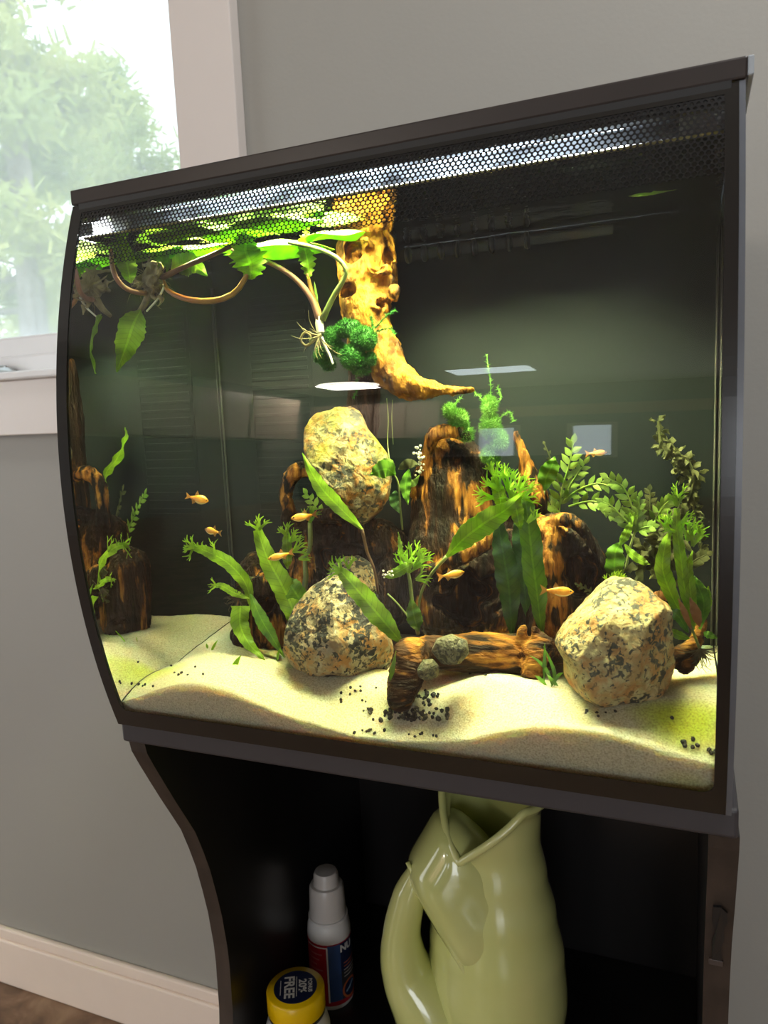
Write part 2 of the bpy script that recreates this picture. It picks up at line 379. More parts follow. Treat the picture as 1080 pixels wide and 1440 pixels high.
box('end_highlight', (TW+0.0008,-0.0016,0.3812), (TW+0.0034,DEP,0.3900), flat('end_highlight_grey',(0.42,0.47,0.52),rough=0.3), lid, 0.0006)  # pale strip stands in for the light on the lid's end face
strip('glass_border', BW, TW-BW, GZ0, 0.0305, M_print, fg, n=6)
strip('glass_border', BW, TW-BW, 0.3745, GZ1, M_print, fg, n=4)
# rounded inner corners of the border
for sx,xc in ((1,BW),(-1,TW-BW)):
    V=[];F=[]; r=0.006; zc=0.0305
    pts=[(xc,zc)]+[(xc+sx*(r-r*math.sin(a)), zc+(r-r*math.cos(a))) for a in [math.pi/2*k/6 for k in range(7)]]
    for o in (0.0004,0.0001):
        for x,z in pts: V.append((x,fy(z)-o,z))
    n=len(pts); F.append(tuple(range(n)) if sx<0 else tuple(range(n))[::-1]); F.append(tuple(range(n,2*n)))
    for k in range(n): F.append((k,(k+1)%n,n+(k+1)%n,n+k))
    mk('border_corner',V,F,M_print,fg,False)
# honeycomb print along the top of the front glass (flat print, hexagonal cells)
m,nt,out = newmat('honeycomb_print')
tc=N(nt,'ShaderNodeTexCoord'); sp=N(nt,'ShaderNodeSeparateXYZ'); nt.links.new(tc.outputs['UV'],sp.inputs[0])
def MT(op,a,b=None,c=None):
    n=N(nt,'ShaderNodeMath',operation=op)
    for i,v in enumerate((a,b,c)):
        if v is None: continue
        if isinstance(v,(int,float)): n.inputs[i].default_value=v
        else: nt.links.new(v,n.inputs[i])
    return n.outputs[0]
PX_,PZ_=0.0030,0.0046      # cell pitch along x, double row pitch along z
def cell(dx,dz):
    u=MT('ADD',MT('DIVIDE',sp.outputs[0],PX_),dx); v=MT('ADD',MT('DIVIDE',sp.outputs[1],PZ_),dz)
    fu=MT('MULTIPLY',MT('ABSOLUTE',MT('SUBTRACT',MT('FRACT',u),0.5)),PX_*1000)
    fv=MT('MULTIPLY',MT('ABSOLUTE',MT('SUBTRACT',MT('FRACT',v),0.5)),PZ_*1000)
    return MT('MAXIMUM',fv,MT('ADD',MT('MULTIPLY',fu,0.84),MT('MULTIPLY',fv,0.55)))   # hexagonal distance, mm
dmin=MT('MINIMUM',cell(0,0),cell(0.5,0.5))
# hole radius grows from the top edge of the print to its foot
hr=N(nt,'ShaderNodeMapRange', i_1=0.376, i_2=0.336, i_3=0.80, i_4=1.16); nt.links.new(sp.outputs[1],hr.inputs[0])
ink=MT('GREATER_THAN',dmin,hr.outputs[0])
t=N(nt,'ShaderNodeBsdfTransparent'); p=N(nt,'ShaderNodeBsdfPrincipled', i_Roughness=0.25); p.inputs['Base Color'].default_value=(0.006,0.006,0.007,1)
mx=N(nt,'ShaderNodeMixShader'); nt.links.new(ink,mx.inputs[0]); nt.links.new(t.outputs[0],mx.inputs[1]); nt.links.new(p.outputs[0],mx.inputs[2]); nt.links.new(mx.outputs[0],out.inputs[0])
V=[];F=[];n=16
for i in range(n+1):
    z=0.3362+(0.3745-0.3362)*i/n
    V += [(BW*0.4,fy(z)-0.00025,z),(TW-BW*0.4,fy(z)-0.00025,z)]
for i in range(n): F.append((2*i,2*i+1,2*i+3,2*i+2))
hp=mk('honeycomb_print',V,F,m,fg)
uv=hp.data.uv_layers.new(name='UVMap')
for l in hp.data.loops:
    c=V[l.vertex_index]; uv.data[l.index].uv=(c[0],c[2])
# side panes (profile follows the bow), partition and rear glass
def side(name, x0, x1, inner_first, mats):
    V=[];F=[];FM=[]
    n=len(zs)
    for x in (x0,x1):
        for z in zs: V.append((x,fy(z)+GT*0.98,z))
        for z in zs: V.append((x,DEP,z))
    k=2*n
    for i in range(n-1):
        F.append((i,i+1,n+i+1,n+i)); FM.append(0)
        F.append((k+i,k+n+i,k+n+i+1,k+i+1)); FM.append(1)
        F.append((i,k+i,k+i+1,i+1)); FM.append(2); F.append((n+i,n+i+1,k+n+i+1,k+n+i)); FM.append(2)
    F.append((0,n,k+n,k)); FM.append(2); F.append((n-1,k+n-1,k+2*n-1,2*n-1)); FM.append(2)
    return mk(name,V,F,mats,aq,False,FM)
M_so = glassmat('side_glass_outer', 1.5, (0.95,0.98,0.96))
M_si = glassmat('side_glass_to_water', 1.0/1.5, (0.93,0.98,0.94))       # seen from the water: total reflection past the critical angle
side('side_glass', 0.0005, 0.0055, False, [M_so,M_si,M_edge])
side('side_glass', TW-0.0055, TW-0.0005, True, [M_si,M_so,M_edge])
M_part = pmat('rear_partition_black', [(0.3,(0.0085,0.0120,0.0130)),(0.7,(0.0120,0.0160,0.0170))], scale=9, rough=0.5, spec=0.15, bump=0.05)
part = box('rear_partition', (0.0056,YB,0.020), (TW-0.0056,YB+0.004,0.372), M_part, aq)
box('rear_glass', (0.0005,DEP-0.005,GZ0), (TW-0.0005,DEP,GZ1), M_black, aq)
box('tank_floor', (0.0056,0.004,0.0176), (TW-0.0056,DEP-0.005,0.0196), M_black, aq)
# intake grille in the partition: frame, slats
gx0,gx1 = at(352,500,YB).x, at(432,500,YB).x
grl = boxes('intake_grille', [((gx0-0.004,YB-0.0003,0.150),(gx0,YB,0.330)),((gx1,YB-0.0003,0.150),(gx1+0.004,YB,0.330)),((gx0-0.004,YB-0.0003,0.330),(gx1+0.004,YB,0.3335)),((gx0-0.004,YB-0.0003,0.1465),(gx1+0.004,YB,0.150))], M_part, aq, 0.0005)
for i in range(24):
    z=0.152+i*0.0075
    box('slat', (gx0,YB-0.0004,z), (gx1,YB,z+0.0028), M_part, grl, 0.0002)
# corner seam of silicone at the rear left
tube('silicone_seam', [(0.0068,YB-0.0012,0.03),(0.0068,YB-0.0012,0.2),(0.0068,YB-0.0012,0.345)], [0.0009,0.0009,0.0009], flat('silicone_grey',(0.025,0.028,0.026),rough=0.6), aq, 6, 6)
tube('silicone_seam', [(TW-0.0068,YB-0.0012,0.03),(TW-0.0068,YB-0.0012,0.2),(TW-0.0068,YB-0.0012,0.345)], [0.0008]*3, flat('silicone_pale',(0.10,0.10,0.085),rough=0.4), aq, 6, 6)
# water surface
M_ws = glassmat('water_surface', 1.33, (1.0,0.98,0.47), bump=0.35, bscale=55)
nx,ny=40,20; V=[];F=[]
for j in range(ny+1):
    for i in range(nx+1):
        x=0.0058+(TW-0.0116)*i/nx; y0=fy(WATER)+GT+0.0003; y=y0+(YB-0.0003-y0)*j/ny
        V.append((x,y,WATER+0.0006*noise.noise(Vector((x*40,y*60,0)))))
for j in range(ny):
    for i in range(nx):
        a=j*(nx+1)+i; F.append((a,a+1,a+nx+2,a+nx+1))
ws=mk('water_surface',V,F,M_ws,aq)
# meniscus: yellowish bead along the front glass
M_men=flat('meniscus',(0.42,0.36,0.12),rough=0.15,var=0.2,scale=120)
tube('meniscus', [(0.009,fy(WATER)+GT+0.0006,WATER),(0.2,fy(WATER)+GT+0.0006,WATER),(TW-0.009,fy(WATER)+GT+0.0006,WATER)], [0.0009]*3, M_men, ws, 6, 20)
# clear ribbed outlet tube along the partition at the water line
m,nt,out=newmat('clear_plastic')
t=N(nt,'ShaderNodeBsdfTransparent'); g=N(nt,'ShaderNodeBsdfPrincipled', i_Roughness=0.15); g.inputs['Base Color'].default_value=(0.55,0.62,0.62,1)
mx=N(nt,'ShaderNodeMixShader', i_0=0.10); nt.links.new(t.outputs[0],mx.inputs[1]); nt.links.new(g.outputs[0],mx.inputs[2]); nt.links.new(mx.outputs[0],out.inputs[0])
M_cp=m
A=at(545,332,YB-0.006); B=at(862,292,YB-0.006); A.z=B.z=WATER-0.0075
M_rib=flat('rib_frosted_plastic',(0.06,0.07,0.075),rough=0.3)
ot=tube('outlet_tube',[A,A.lerp(B,0.5),B],[0.0042,0.0042,0.0036],M_cp,aq,12,10)
for i in range(9):
    P=A.lerp(B,0.02+0.078*i); V=[];F=[]
    tubevf([P-Vector((0.0012,0,0)),P,P+Vector((0.0012,0,0))],[0.0056,0.0062,0.0056],V,F,14,4); mk('rib',V,F,M_rib,ot)
# ------------------------------------------------------------------ sand
ctl=[]
def sc_(px,py,Y): P=at(px,py,Y); ctl.append((P.x,P.y,P.z))
FYS=-0.007
for q in [(179,988),(237,965),(284,958),(315,967),(373,994),(420,1015),(470,1033),(529,1047),(600,1052),(660,1044),(720,1023),(787,1017),(853,1027),(903,1043),(953,1063),(1017,1080)]: sc_(q[0],q[1],FYS)
ctl += [(0.006,-0.007,0.034),(0.006,0.02,0.0445),(0.006,0.057,0.041),(0.006,0.10,0.049),(0.006,0.135,0.054),(0.006,0.147,0.0555)]
for q in [(250,945,0.012),(330,930,0.03),(400,936,0.030),(450,944,0.030),(520,947,0.029),(300,900,0.075),(360,915,0.055),
          (560,985,0.013),(600,1000,0.009),(640,960,0.026),(690,947,0.029),(750,958,0.025),(800,985,0.014),(520,1000,0.009),(460,985,0.009),
          (840,1000,0.004),(960,1000,0.012),(1010,1010,0.008),(1000,940,0.075),(960,960,0.05),(1010,908,0.145),(900,1010,0.004),(1000,1050,0.0)]: sc_(*q)
for x in (0.08,0.16,0.24,0.32): ctl.append((x,0.145,0.052))
for x in (0.12,0.20,0.28): ctl.append((x,0.07,0.047))
C=np.array(ctl)
def phi(d): return np.where(d>1e-9, d*d*np.log(d+1e-12), 0)
XY=C[:,:2]*10; n=len(C)
D=np.linalg.norm(XY[:,None]-XY[None],axis=2)
Amat=np.zeros((n+3,n+3)); Amat[:n,:n]=phi(D)+np.eye(n)*0.02; Amat[:n,n]=1; Amat[:n,n+1:]=XY; Amat[n,:n]=1; Amat[n+1:,:n]=XY.T
sol=np.linalg.solve(Amat,np.concatenate([C[:,2],[0,0,0]]))
def sandz(x,y):
    d=np.linalg.norm(XY-np.array([x*10,y*10]),axis=1)
    z=float(phi(d)@sol[:n]+sol[n]+sol[n+1]*x*10+sol[n+2]*y*10)
    return min(0.075,max(0.030,z))
nx,ny=170,70; V=[];F=[]
X0,X1=0.0060,TW-0.0060
for j in range(ny+1):
    for i in range(nx+1):
        x=X0+(X1-X0)*i/nx; f=j/ny; f=f*f*0.4+f*0.6
        y=-0.0068+(YB-0.0005+0.0068)*f
        z=sandz(x,y)
        if j==0:
            y=fy(z)+GT+0.0004
        z+=0.0007*noise.noise(Vector((x*60,y*60,3)))+0.0004*noise.noise(Vector((x*200,y*200,5)))
        V.append((x,y,z))
for j in range(ny):
    for i in range(nx):
        a=j*(nx+1)+i; F.append((a,a+1,a+nx+2,a+nx+1))
SK=6; b0=len(V)
for k in range(1,SK+1):
    for i in range(nx+1):
        zt=V[i][2]; z=zt+(0.0205-zt)*k/SK; V.append((V[i][0],fy(z)+GT+0.0004,z))
for k in range(SK):
    for i in range(nx):
        up=(lambda ii: ii) if k==0 else (lambda ii: b0+(k-1)*(nx+1)+ii)
        lo=lambda ii: b0+k*(nx+1)+ii
        F.append((up(i),lo(i),lo(i+1),up(i+1)))
m,nt,out=newmat('aquarium_sand')
tc=N(nt,'ShaderNodeTexCoord')
n1=N(nt,'ShaderNodeTexNoise', i_Scale=900.0, i_Detail=3.0); n2=N(nt,'ShaderNodeTexNoise', i_Scale=14.0, i_Detail=3.0)
for q in (n1,n2): nt.links.new(tc.outputs['Object'],q.inputs['Vector'])
c1=ramp(nt,n1.outputs[0],[(0.30,(0.46,0.40,0.25)),(0.5,(0.66,0.60,0.40)),(0.72,(0.80,0.75,0.54))])
at_=N(nt,'ShaderNodeAttribute',attribute_name='algae')                     # prism light from the LED edges, painted yellow-green in two corners
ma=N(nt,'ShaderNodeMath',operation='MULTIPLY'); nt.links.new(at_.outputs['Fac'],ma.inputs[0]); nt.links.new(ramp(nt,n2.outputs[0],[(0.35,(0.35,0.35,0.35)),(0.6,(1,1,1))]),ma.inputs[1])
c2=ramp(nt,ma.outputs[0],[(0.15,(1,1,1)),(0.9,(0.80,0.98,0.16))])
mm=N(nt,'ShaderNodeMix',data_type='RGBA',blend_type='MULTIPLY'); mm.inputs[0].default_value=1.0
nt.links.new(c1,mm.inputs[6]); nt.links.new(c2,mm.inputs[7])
p=N(nt,'ShaderNodeBsdfPrincipled', i_Roughness=0.8); nt.links.new(mm.outputs[2],p.inputs['Base Color'])
p.inputs['Subsurface Weight'].default_value=0.85; p.inputs['Subsurface Radius'].default_value=(1.0,0.72,0.45); p.inputs['Subsurface Scale'].default_value=0.018; p.inputs['Specular IOR Level'].default_value=0.2
b=N(nt,'ShaderNodeBump', i_Strength=0.5, i_Distance=0.0008); nt.links.new(n1.outputs[0],b.inputs['Height']); nt.links.new(b.outputs[0],p.inputs['Normal'])
nt.links.new(p.outputs[0],out.inputs[0])
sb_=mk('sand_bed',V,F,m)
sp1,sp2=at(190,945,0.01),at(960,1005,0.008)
prism_tint=sb_.data.attributes.new('algae','FLOAT','POINT')  # here the attribute carries the painted prism light, around two spots
prism_tint.data.foreach_set('value',[max(0.0,1-math.hypot((v[0]-sp1.x)/0.045,(v[1]-sp1.y-0.01)/0.02)**2, 1-math.hypot((v[0]-sp2.x)/0.035,(v[1]-sp2.y)/0.016)**2) for v in V])
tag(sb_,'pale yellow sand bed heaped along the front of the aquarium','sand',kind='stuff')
# ------------------------------------------------------------------ stand
M_stand = pmat('stand_black_veneer', [(0.3,(0.010,0.009,0.009)),(0.7,(0.018,0.016,0.016))], scale=16, rough=0.28, stretch=(1,1,0.15))
M_sedge = pmat('stand_edge_brown', [(0.3,(0.022,0.016,0.013)),(0.7,(0.055,0.040,0.032))], scale=60, rough=0.5, stretch=(1,1,0.2))
st = thing('aquarium_stand', (TW/2,0.2,FLOOR), 'black open-front stand with curved side panels under the aquarium', 'stand')
prof=[(0.0065,-0.0005),(0.0085,-0.010),(0.0150,-0.0235),(0.0240,-0.041),(0.0345,-0.061),(0.0460,-0.082),(0.0560,-0.1005),(0.0640,-0.122),(0.0710,-0.1435),(0.0770,-0.169),(0.0820,-0.1935),(0.0860,-0.225),(0.0872,-0.245),(0.0865,-0.29),(0.0800,-0.36),(0.0640,-0.45),(0.0400,-0.55),(0.0200,-0.64),(0.0100,FLOOR)]
def panel(x0,x1):
    V=[];F=[];FM=[];n=len(prof)
    for x in (x0,x1):
        for y,z in prof: V.append((x,y,z))
        for y,z in prof: V.append((x,0.385,z))
    k=2*n
    for i in range(n-1):
        F.append((i,n+i,n+i+1,i+1)); FM.append(0); F.append((k+i,k+i+1,k+n+i+1,k+n+i)); FM.append(0)
        F.append((i,i+1,k+i+1,k+i)); FM.append(1); F.append((n+i,k+n+i,k+n+i+1,n+i+1)); FM.append(0)
    F.append((0,k,k+n,n)); FM.append(0); F.append((n-1,2*n-1,k+2*n-1,k+n-1)); FM.append(0)
    return mk('side_panel',V,F,[M_stand,M_sedge],st,False,FM)
panel(-0.002,0.0125); rp=panel(0.3965,0.4120)
box('top_panel',(0.0125,0.085,-0.016),(0.3965,0.385,-0.0005),M_stand,st)
box('back_panel',(0.0125,0.372,FLOOR+0.06),(0.3965,0.385,-0.016),M_stand,st)
SHELF=-0.375
box('shelf',(0.0125,0.094,SHELF-0.016),(0.3965,0.372,SHELF),M_stand,st,0.0008)
box('plinth',(0.0125,0.06,FLOOR),(0.3965,0.075,FLOOR+0.07),M_stand,st)
box('shelf',(0.0125,0.076,FLOOR+0.055),(0.3965,0.372,FLOOR+0.07),M_stand,st,0.0008)
# chipped latch keeper on the front edge of the right panel
def ed(z):   # front-edge y at z
    for (a,b) in zip(prof,prof[1:]):
        if b[1]<=z<=a[1]: return a[0]+(b[0]-a[0])*(z-a[1])/(b[1]-a[1])
    return 0.08
V=[];F=[]
pts=[(0.4005,-0.062),(0.4045,-0.061),(0.4082,-0.066),(0.4085,-0.076),(0.4068,-0.084),(0.4074,-0.093),(0.4060,-0.103),(0.4066,-0.115),(0.4010,-0.116),(0.4008,-0.100),(0.4022,-0.090),(0.4004,-0.078)]
for o in (0.0022,-0.001):
    for x,z in pts: V.append((x,ed(z)-o,z))
k=len(pts); F.append(tuple(range(k))); F.append(tuple(range(k,2*k))[::-1])
for i in range(k): F.append((i,k+i,k+(i+1)%k,(i+1)%k))
mk('door_catch',V,F,M_black,rp,False)['label']='black plastic door catch'
bx=box('catch_plate',(0.3992,ed(-0.118)-0.002,-0.1205),(0.4075,ed(-0.118)+0.001,-0.1165),flat('catch_brown',(0.06,0.045,0.04),rough=0.4),rp,0.0004)
# ------------------------------------------------------------------ rocks and driftwood
RT = RM @ Vector((1,0,0)); UP = RM @ Vector((0,1,0)); FW = RM @ Vector((0,0,-1))
def polyrad(poly, n=72):
    cx=sum(p[0] for p in poly)/len(poly); cy=sum(p[1] for p in poly)/len(poly)
    xs=[p[0] for p in poly]; ys=[p[1] for p in poly]
    cx=(min(xs)+max(xs))/2; cy=(min(ys)+max(ys))/2
    R=[]
    for k in range(n):
        a=2*math.pi*k/n; dx,dy=math.cos(a),-math.sin(a); best=5.0
        for (x1,y1),(x2,y2) in zip(poly, poly[1:]+poly[:1]):
            ex,ey=x2-x1,y2-y1; den=dx*ey-dy*ex
            if abs(den)<1e-9: continue
            t=((x1-cx)*ey-(y1-cy)*ex)/den; u=((x1-cx)*dy-(y1-cy)*dx)/den
            if t>0 and -1e-6<=u<=1+1e-6: best=max(best,t)
        R.append(best)
    return cx,cy,R
def lumpvf(poly, Y, depth, V, F, flat=0.7, n=72, m=30, back=None):
    cx,cy,R=polyrad(poly,n); R=[(R[k-1]+3*R[k]+R[(k+1)%n])/5 for k in range(n)]
    c=at(cx,cy,Y); s=mpp(c); b=len(V)
    for j in range(m+1):
        t=-math.pi/2+math.pi*j/m
        rho=max(0.0,math.cos(t))**flat; w=math.sin(t); w=math.copysign(abs(w)**0.9,w)*(depth if w<0 or back is None else back)
        for k in range(n):
            a=2*math.pi*k/n; r=R[k]*rho*s
            V.append(c+RT*(r*math.cos(a))+UP*(r*math.sin(a))+FW*w)
    for j in range(m):
        for k in range(n):
            k2=(k+1)%n; F.append((b+j*n+k,b+(j+1)*n+k,b+(j+1)*n+k2,b+j*n+k2))
    F.append(tuple(b+k for k in range(n))); F.append(tuple(b+m*n+k for k in range(n))[::-1])
def merged(name, V, F, mat, voxel, disp, label=None, cat=None, group=None, parent=None, smooth_it=2, pockets=(), tones=()):
    """fuse the shapes to one skin, then roughen it"""
    me=bpy.data.meshes.new('tmp'); me.from_pydata([Vector(v) for v in V],[],F)
    o=bpy.data.objects.new('tmp',me); COL.objects.link(o)
    r=o.modifiers.new('r','REMESH'); r.mode='VOXEL'; r.voxel_size=voxel
    sm=o.modifiers.new('s','SMOOTH'); sm.factor=0.5; sm.iterations=smooth_it
    dg=bpy.context.evaluated_depsgraph_get(); dg.update()
    ev=o.evaluated_get(dg); m2=bpy.data.meshes.new_from_object(ev)
    VV=[v.co.copy() for v in m2.vertices]; NN=[v.normal.copy() for v in m2.vertices]; FF=[tuple(p.vertices) for p in m2.polygons]
    bpy.data.objects.remove(o); bpy.data.meshes.remove(me); bpy.data.meshes.remove(m2)
    PK=[]
    for px,py,Y,rx,ry,dep in pockets:
        c=at(px,py,Y); s_=mpp(c); PK.append((c,rx*s_,ry*s_,dep))
    def poke(p,nn):
        o=Vector()
        for c,rx,ry,dep in PK:
            d=p-c; e=math.sqrt((d.dot(RT)/rx)**2+(d.dot(UP)/ry)**2)+0.38*noise.noise(p*95)
            if e<1 and nn.dot(FW)<0.25: k=min(1.0,(1-e)*2.6); k=k*k*(3-2*k); o+=FW*(dep*k)
        return o
    TN=[]
    for px,py,Y,r,tv in tones:
        c=at(px,py,Y); TN.append((c,r*mpp(c),tv))
    tone=[]
    for p in VV:
        t=0.0
        for c,r,tv in TN:
            d=p-c; d=d-FW*(d.dot(FW)*0.7); t=max(t, tv*max(0.0,1-(d.length/r)**2))
        tone.append(t)
    VV=[p+nn*disp(p)+poke(p,nn) for p,nn in zip(VV,NN)]
    ob=mk(name,VV,FF,mat,parent)
    at_=ob.data.attributes.new('bare','FLOAT','POINT'); at_.data.foreach_set('value',tone)
    if label: tag(ob,label,cat,group)
    return ob
def fbm(p, s, o=4):
    v=0;a=1;q=Vector(p)*s
    for i in range(o): v+=a*noise.noise(q+Vector((i*7.1,0,0))); q=q*2.1; a*=0.5
    return v
def rockmat(name, base, dark, pale, warm, dthr=0.56, scale=1.0, algae=0.0, patch=0.10):
    m,nt,out=newmat(name); tc=N(nt,'ShaderNodeTexCoord')
    def nz(s,d=5.0,dist=0.6,off=0):
        mp=N(nt,'ShaderNodeMapping'); mp.inputs['Location'].default_value=(off,off*0.7,0); nt.links.new(tc.outputs['Object'],mp.inputs[0])
        q=N(nt,'ShaderNodeTexNoise', i_Scale=s*scale, i_Detail=d, i_Distortion=dist); nt.links.new(mp.outputs[0],q.inputs['Vector']); return q.outputs[0]
    def mix(f,a,b):
        q=N(nt,'ShaderNodeMix',data_type='RGBA'); nt.links.new(f,q.inputs[0])
        for i,v in ((6,a),(7,b)):
            if isinstance(v,tuple): q.inputs[i].default_value=c4(v)
            else: nt.links.new(v,q.inputs[i])
        return q.outputs[2]
    def step(f,a,b):
        r=N(nt,'ShaderNodeMapRange', i_1=a, i_2=b); nt.links.new(f,r.inputs[0]); return r.outputs[0]
    c=mix(step(nz(110),0.42,0.6),base,pale)
    c=mix(step(nz(70,4.0,0.8,3.1),0.50,0.62),c,warm)
    c=mix(step(nz(300,4.0,0.3,9.0),0.58,0.64),c,tuple(x*0.45 for x in base))
    q1=N(nt,'ShaderNodeMath',operation='ADD'); nt.links.new(nz(300,6.0,0.6,5.7),q1.inputs[0])
    q2=N(nt,'ShaderNodeMapRange', i_1=0.35, i_2=0.65, i_3=-patch, i_4=patch); nt.links.new(nz(34,3.0,0.6,8.3),q2.inputs[0]); nt.links.new(q2.outputs[0],q1.inputs[1])
    c=mix(step(q1.outputs[0],dthr,dthr+0.06),c,dark)
    if algae:
        g=N(nt,'ShaderNodeNewGeometry'); sx=N(nt,'ShaderNodeSeparateXYZ'); nt.links.new(g.outputs['Normal'],sx.inputs[0])
        f=N(nt,'ShaderNodeMath',operation='MULTIPLY'); nt.links.new(step(nz(45,5.0,0.5,2.0),0.42,0.6),f.inputs[0]); nt.links.new(step(sx.outputs[2],0.0,0.7),f.inputs[1])
        f2=N(nt,'ShaderNodeMath',operation='MULTIPLY',i_1=algae); nt.links.new(f.outputs[0],f2.inputs[0])
        c=mix(f2.outputs[0],c,(0.22,0.205,0.012))
    p=N(nt,'ShaderNodeBsdfPrincipled', i_Roughness=0.65); nt.links.new(c,p.inputs['Base Color'])
    b=N(nt,'ShaderNodeBump', i_Strength=0.9, i_Distance=0.004); nt.links.new(nz(160,8.0,0.4,1.0),b.inputs['Height']); nt.links.new(b.outputs[0],p.inputs['Normal'])
    nt.links.new(p.outputs[0],out.inputs[0]); return m
M_r1=rockmat('rock_algae_granite',(0.20,0.115,0.032),(0.035,0.035,0.024),(0.27,0.24,0.14),(0.30,0.12,0.018),0.545,algae=0.9,patch=0.13)
M_r2=rockmat('rock_black_granite',(0.30,0.22,0.11),(0.016,0.016,0.014),(0.38,0.33,0.22),(0.40,0.19,0.05),0.49,patch=0.18)
M_r3=rockmat('rock_pale_granite',(0.40,0.27,0.115),(0.05,0.05,0.04),(0.47,0.41,0.22),(0.44,0.22,0.075),0.555,patch=0.17)
M_peb=rockmat('pebble_grey',(0.085,0.08,0.045),(0.025,0.025,0.018),(0.14,0.13,0.08),(0.10,0.085,0.04),0.56,scale=1.5)
def rock(name, poly, Y, depth, mat, label, cat='rock', amp=0.003, seed=0, flat=0.62, group=None):
    V=[];F=[]; lumpvf(poly,Y,depth,V,F,flat,120,56)
    c=sum(V,Vector())/len(V); rr=random.Random(seed*13+5)
    for k in range(9):                                   # knock flat facets off the visible faces
        nf=-FW*rr.uniform(.75,1.0)+RT*rr.uniform(-.9,.9)+UP*rr.uniform(-.9,.9); nf.normalize()
        sup=max((v-c).dot(nf) for v in V); lim=sup*rr.uniform(.74,.9)
        V=[v-nf*max(0.0,(v-c).dot(nf)-lim)*.92 for v in V]
    out=[]
    for v in V:
        d=(v-c).normalized(); q=v+Vector((seed*1.7,seed,0))
        f=fbm(q,55,3)*amp*0.35+fbm(q,180,4)*amp*0.30-abs(noise.noise(q*95))*amp*0.35
        out.append(v+d*(f+0.0010))
    o=mk(name,out,F,mat); return tag(o,label,cat,group)
rock('boulder',[(429,610),(433,592),(447,582),(470,576),(492,574),(507,583),(516,605),(530,622),(546,645),(549,672),(545,700),(530,722),(508,738),(490,732),(470,712),(452,690),(436,660),(429,635)],0.075,0.030,M_r1,'tall tan boulder with yellow-green algae standing on the driftwood',seed=1)
rock('boulder',[(400,915),(402,888),(410,862),(424,842),(440,826),(462,812),(486,810),(506,822),(526,846),(540,880),(551,908),(553,930),(540,944),(500,950),(440,945),(408,934)],0.045,0.034,M_r2,'broad speckled granite boulder at the left of the front log',seed=2)
rock('boulder',[(452,850),(462,815),(470,796),(486,784),(505,783),(522,795),(530,815),(530,845),(515,870),(470,870)],0.078,0.022,M_r2,'small rounded granite rock peeking out behind the broad speckled boulder',seed=3,amp=0.002)
rock('boulder',[(785,908),(790,893),(806,874),(828,850),(846,830),(862,816),(880,813),(899,820),(918,836),(934,849),(937,872),(936,895),(940,925),(934,955),(920,978),(898,995),(866,1001),(838,992),(815,976),(801,955),(800,930)],0.028,0.032,M_r3,'pale cream granite boulder at the right front on the sand',seed=4)
rock('pebble',[(609,915),(616,900),(635,894),(655,902),(657,918),(645,931),(622,932)],0.012,0.008,M_peb,'larger grey pebble lying on the front log','pebble',amp=0.0003,seed=5,group='pebbles on the front log')
rock('pebble',[(589,942),(596,930),(608,929),(616,938),(613,950),(600,955),(590,950)],0.004,0.006,M_peb,'smaller grey pebble below the larger one against the log','pebble',amp=0.0003,seed=6,group='pebbles on the front log')
# ---- driftwood
def woodmat(name, stops, bare, stretch, scale=55, rough=0.6, bump=1.0):
    m=pmat(name, stops, scale=scale, rough=rough, bump=bump, bscale=scale*2.6, stretch=stretch, dist=0.005, distort=0.5, spec=0.15, detail=9)
    nt=m.node_tree; p=[n for n in nt.nodes if n.type=='BSDF_PRINCIPLED'][0]
    src=p.inputs['Base Color'].links[0].from_socket; ns=[n for n in nt.nodes if n.type=='TEX_NOISE'][0]
    a=N(nt,'ShaderNodeAttribute',attribute_name='bare')        # where the bark is gone and bare heartwood shows
    n2=N(nt,'ShaderNodeTexNoise', i_Scale=scale*1.7, i_Detail=5.0); nt.links.new(ns.inputs['Vector'].links[0].from_socket,n2.inputs['Vector'])
    br=ramp(nt,n2.outputs[0],bare)
    ad=N(nt,'ShaderNodeMath',operation='ADD'); nt.links.new(a.outputs['Fac'],ad.inputs[0])
    sb=N(nt,'ShaderNodeMapRange', i_1=0.35, i_2=0.65, i_3=-0.55, i_4=0.45); nt.links.new(ns.outputs[0],sb.inputs[0]); nt.links.new(sb.outputs[0],ad.inputs[1])
    mr=N(nt,'ShaderNodeMapRange', i_1=0.25, i_2=0.6); nt.links.new(ad.outputs[0],mr.inputs[0])
    mx=N(nt,'ShaderNodeMix',data_type='RGBA'); nt.links.new(mr.outputs[0],mx.inputs[0]); nt.links.new(src,mx.inputs[6]); nt.links.new(br,mx.inputs[7])
    nt.links.new(mx.outputs[2],p.inputs['Base Color']); return m
DK,BR,OR,YO=(0.016,0.010,0.007),(0.085,0.038,0.018),(0.42,0.19,0.045),(0.66,0.36,0.05)
BARE=[(0.34,(0.09,0.032,0.008)),(0.48,(0.32,0.125,0.02)),(0.66,(0.52,0.25,0.045))]
M_wv=woodmat('driftwood_dark',[(0.38,(0.008,0.006,0.004)),(0.54,(0.022,0.011,0.006)),(0.70,(0.070,0.028,0.012))],BARE,(1,1,0.16),scale=130)
M_wo=woodmat('driftwood_orange',[(0.34,(0.035,0.016,0.006)),(0.43,(0.16,0.065,0.01)),(0.56,(0.33,0.15,0.014)),(0.72,(0.42,0.21,0.02))],BARE,(1,1,0.45),scale=75)
M_wh=woodmat('driftwood_log',[(0.38,(0.016,0.009,0.006)),(0.54,(0.06,0.026,0.011)),(0.70,(0.20,0.08,0.022))],BARE,(0.2,1,1),scale=110)
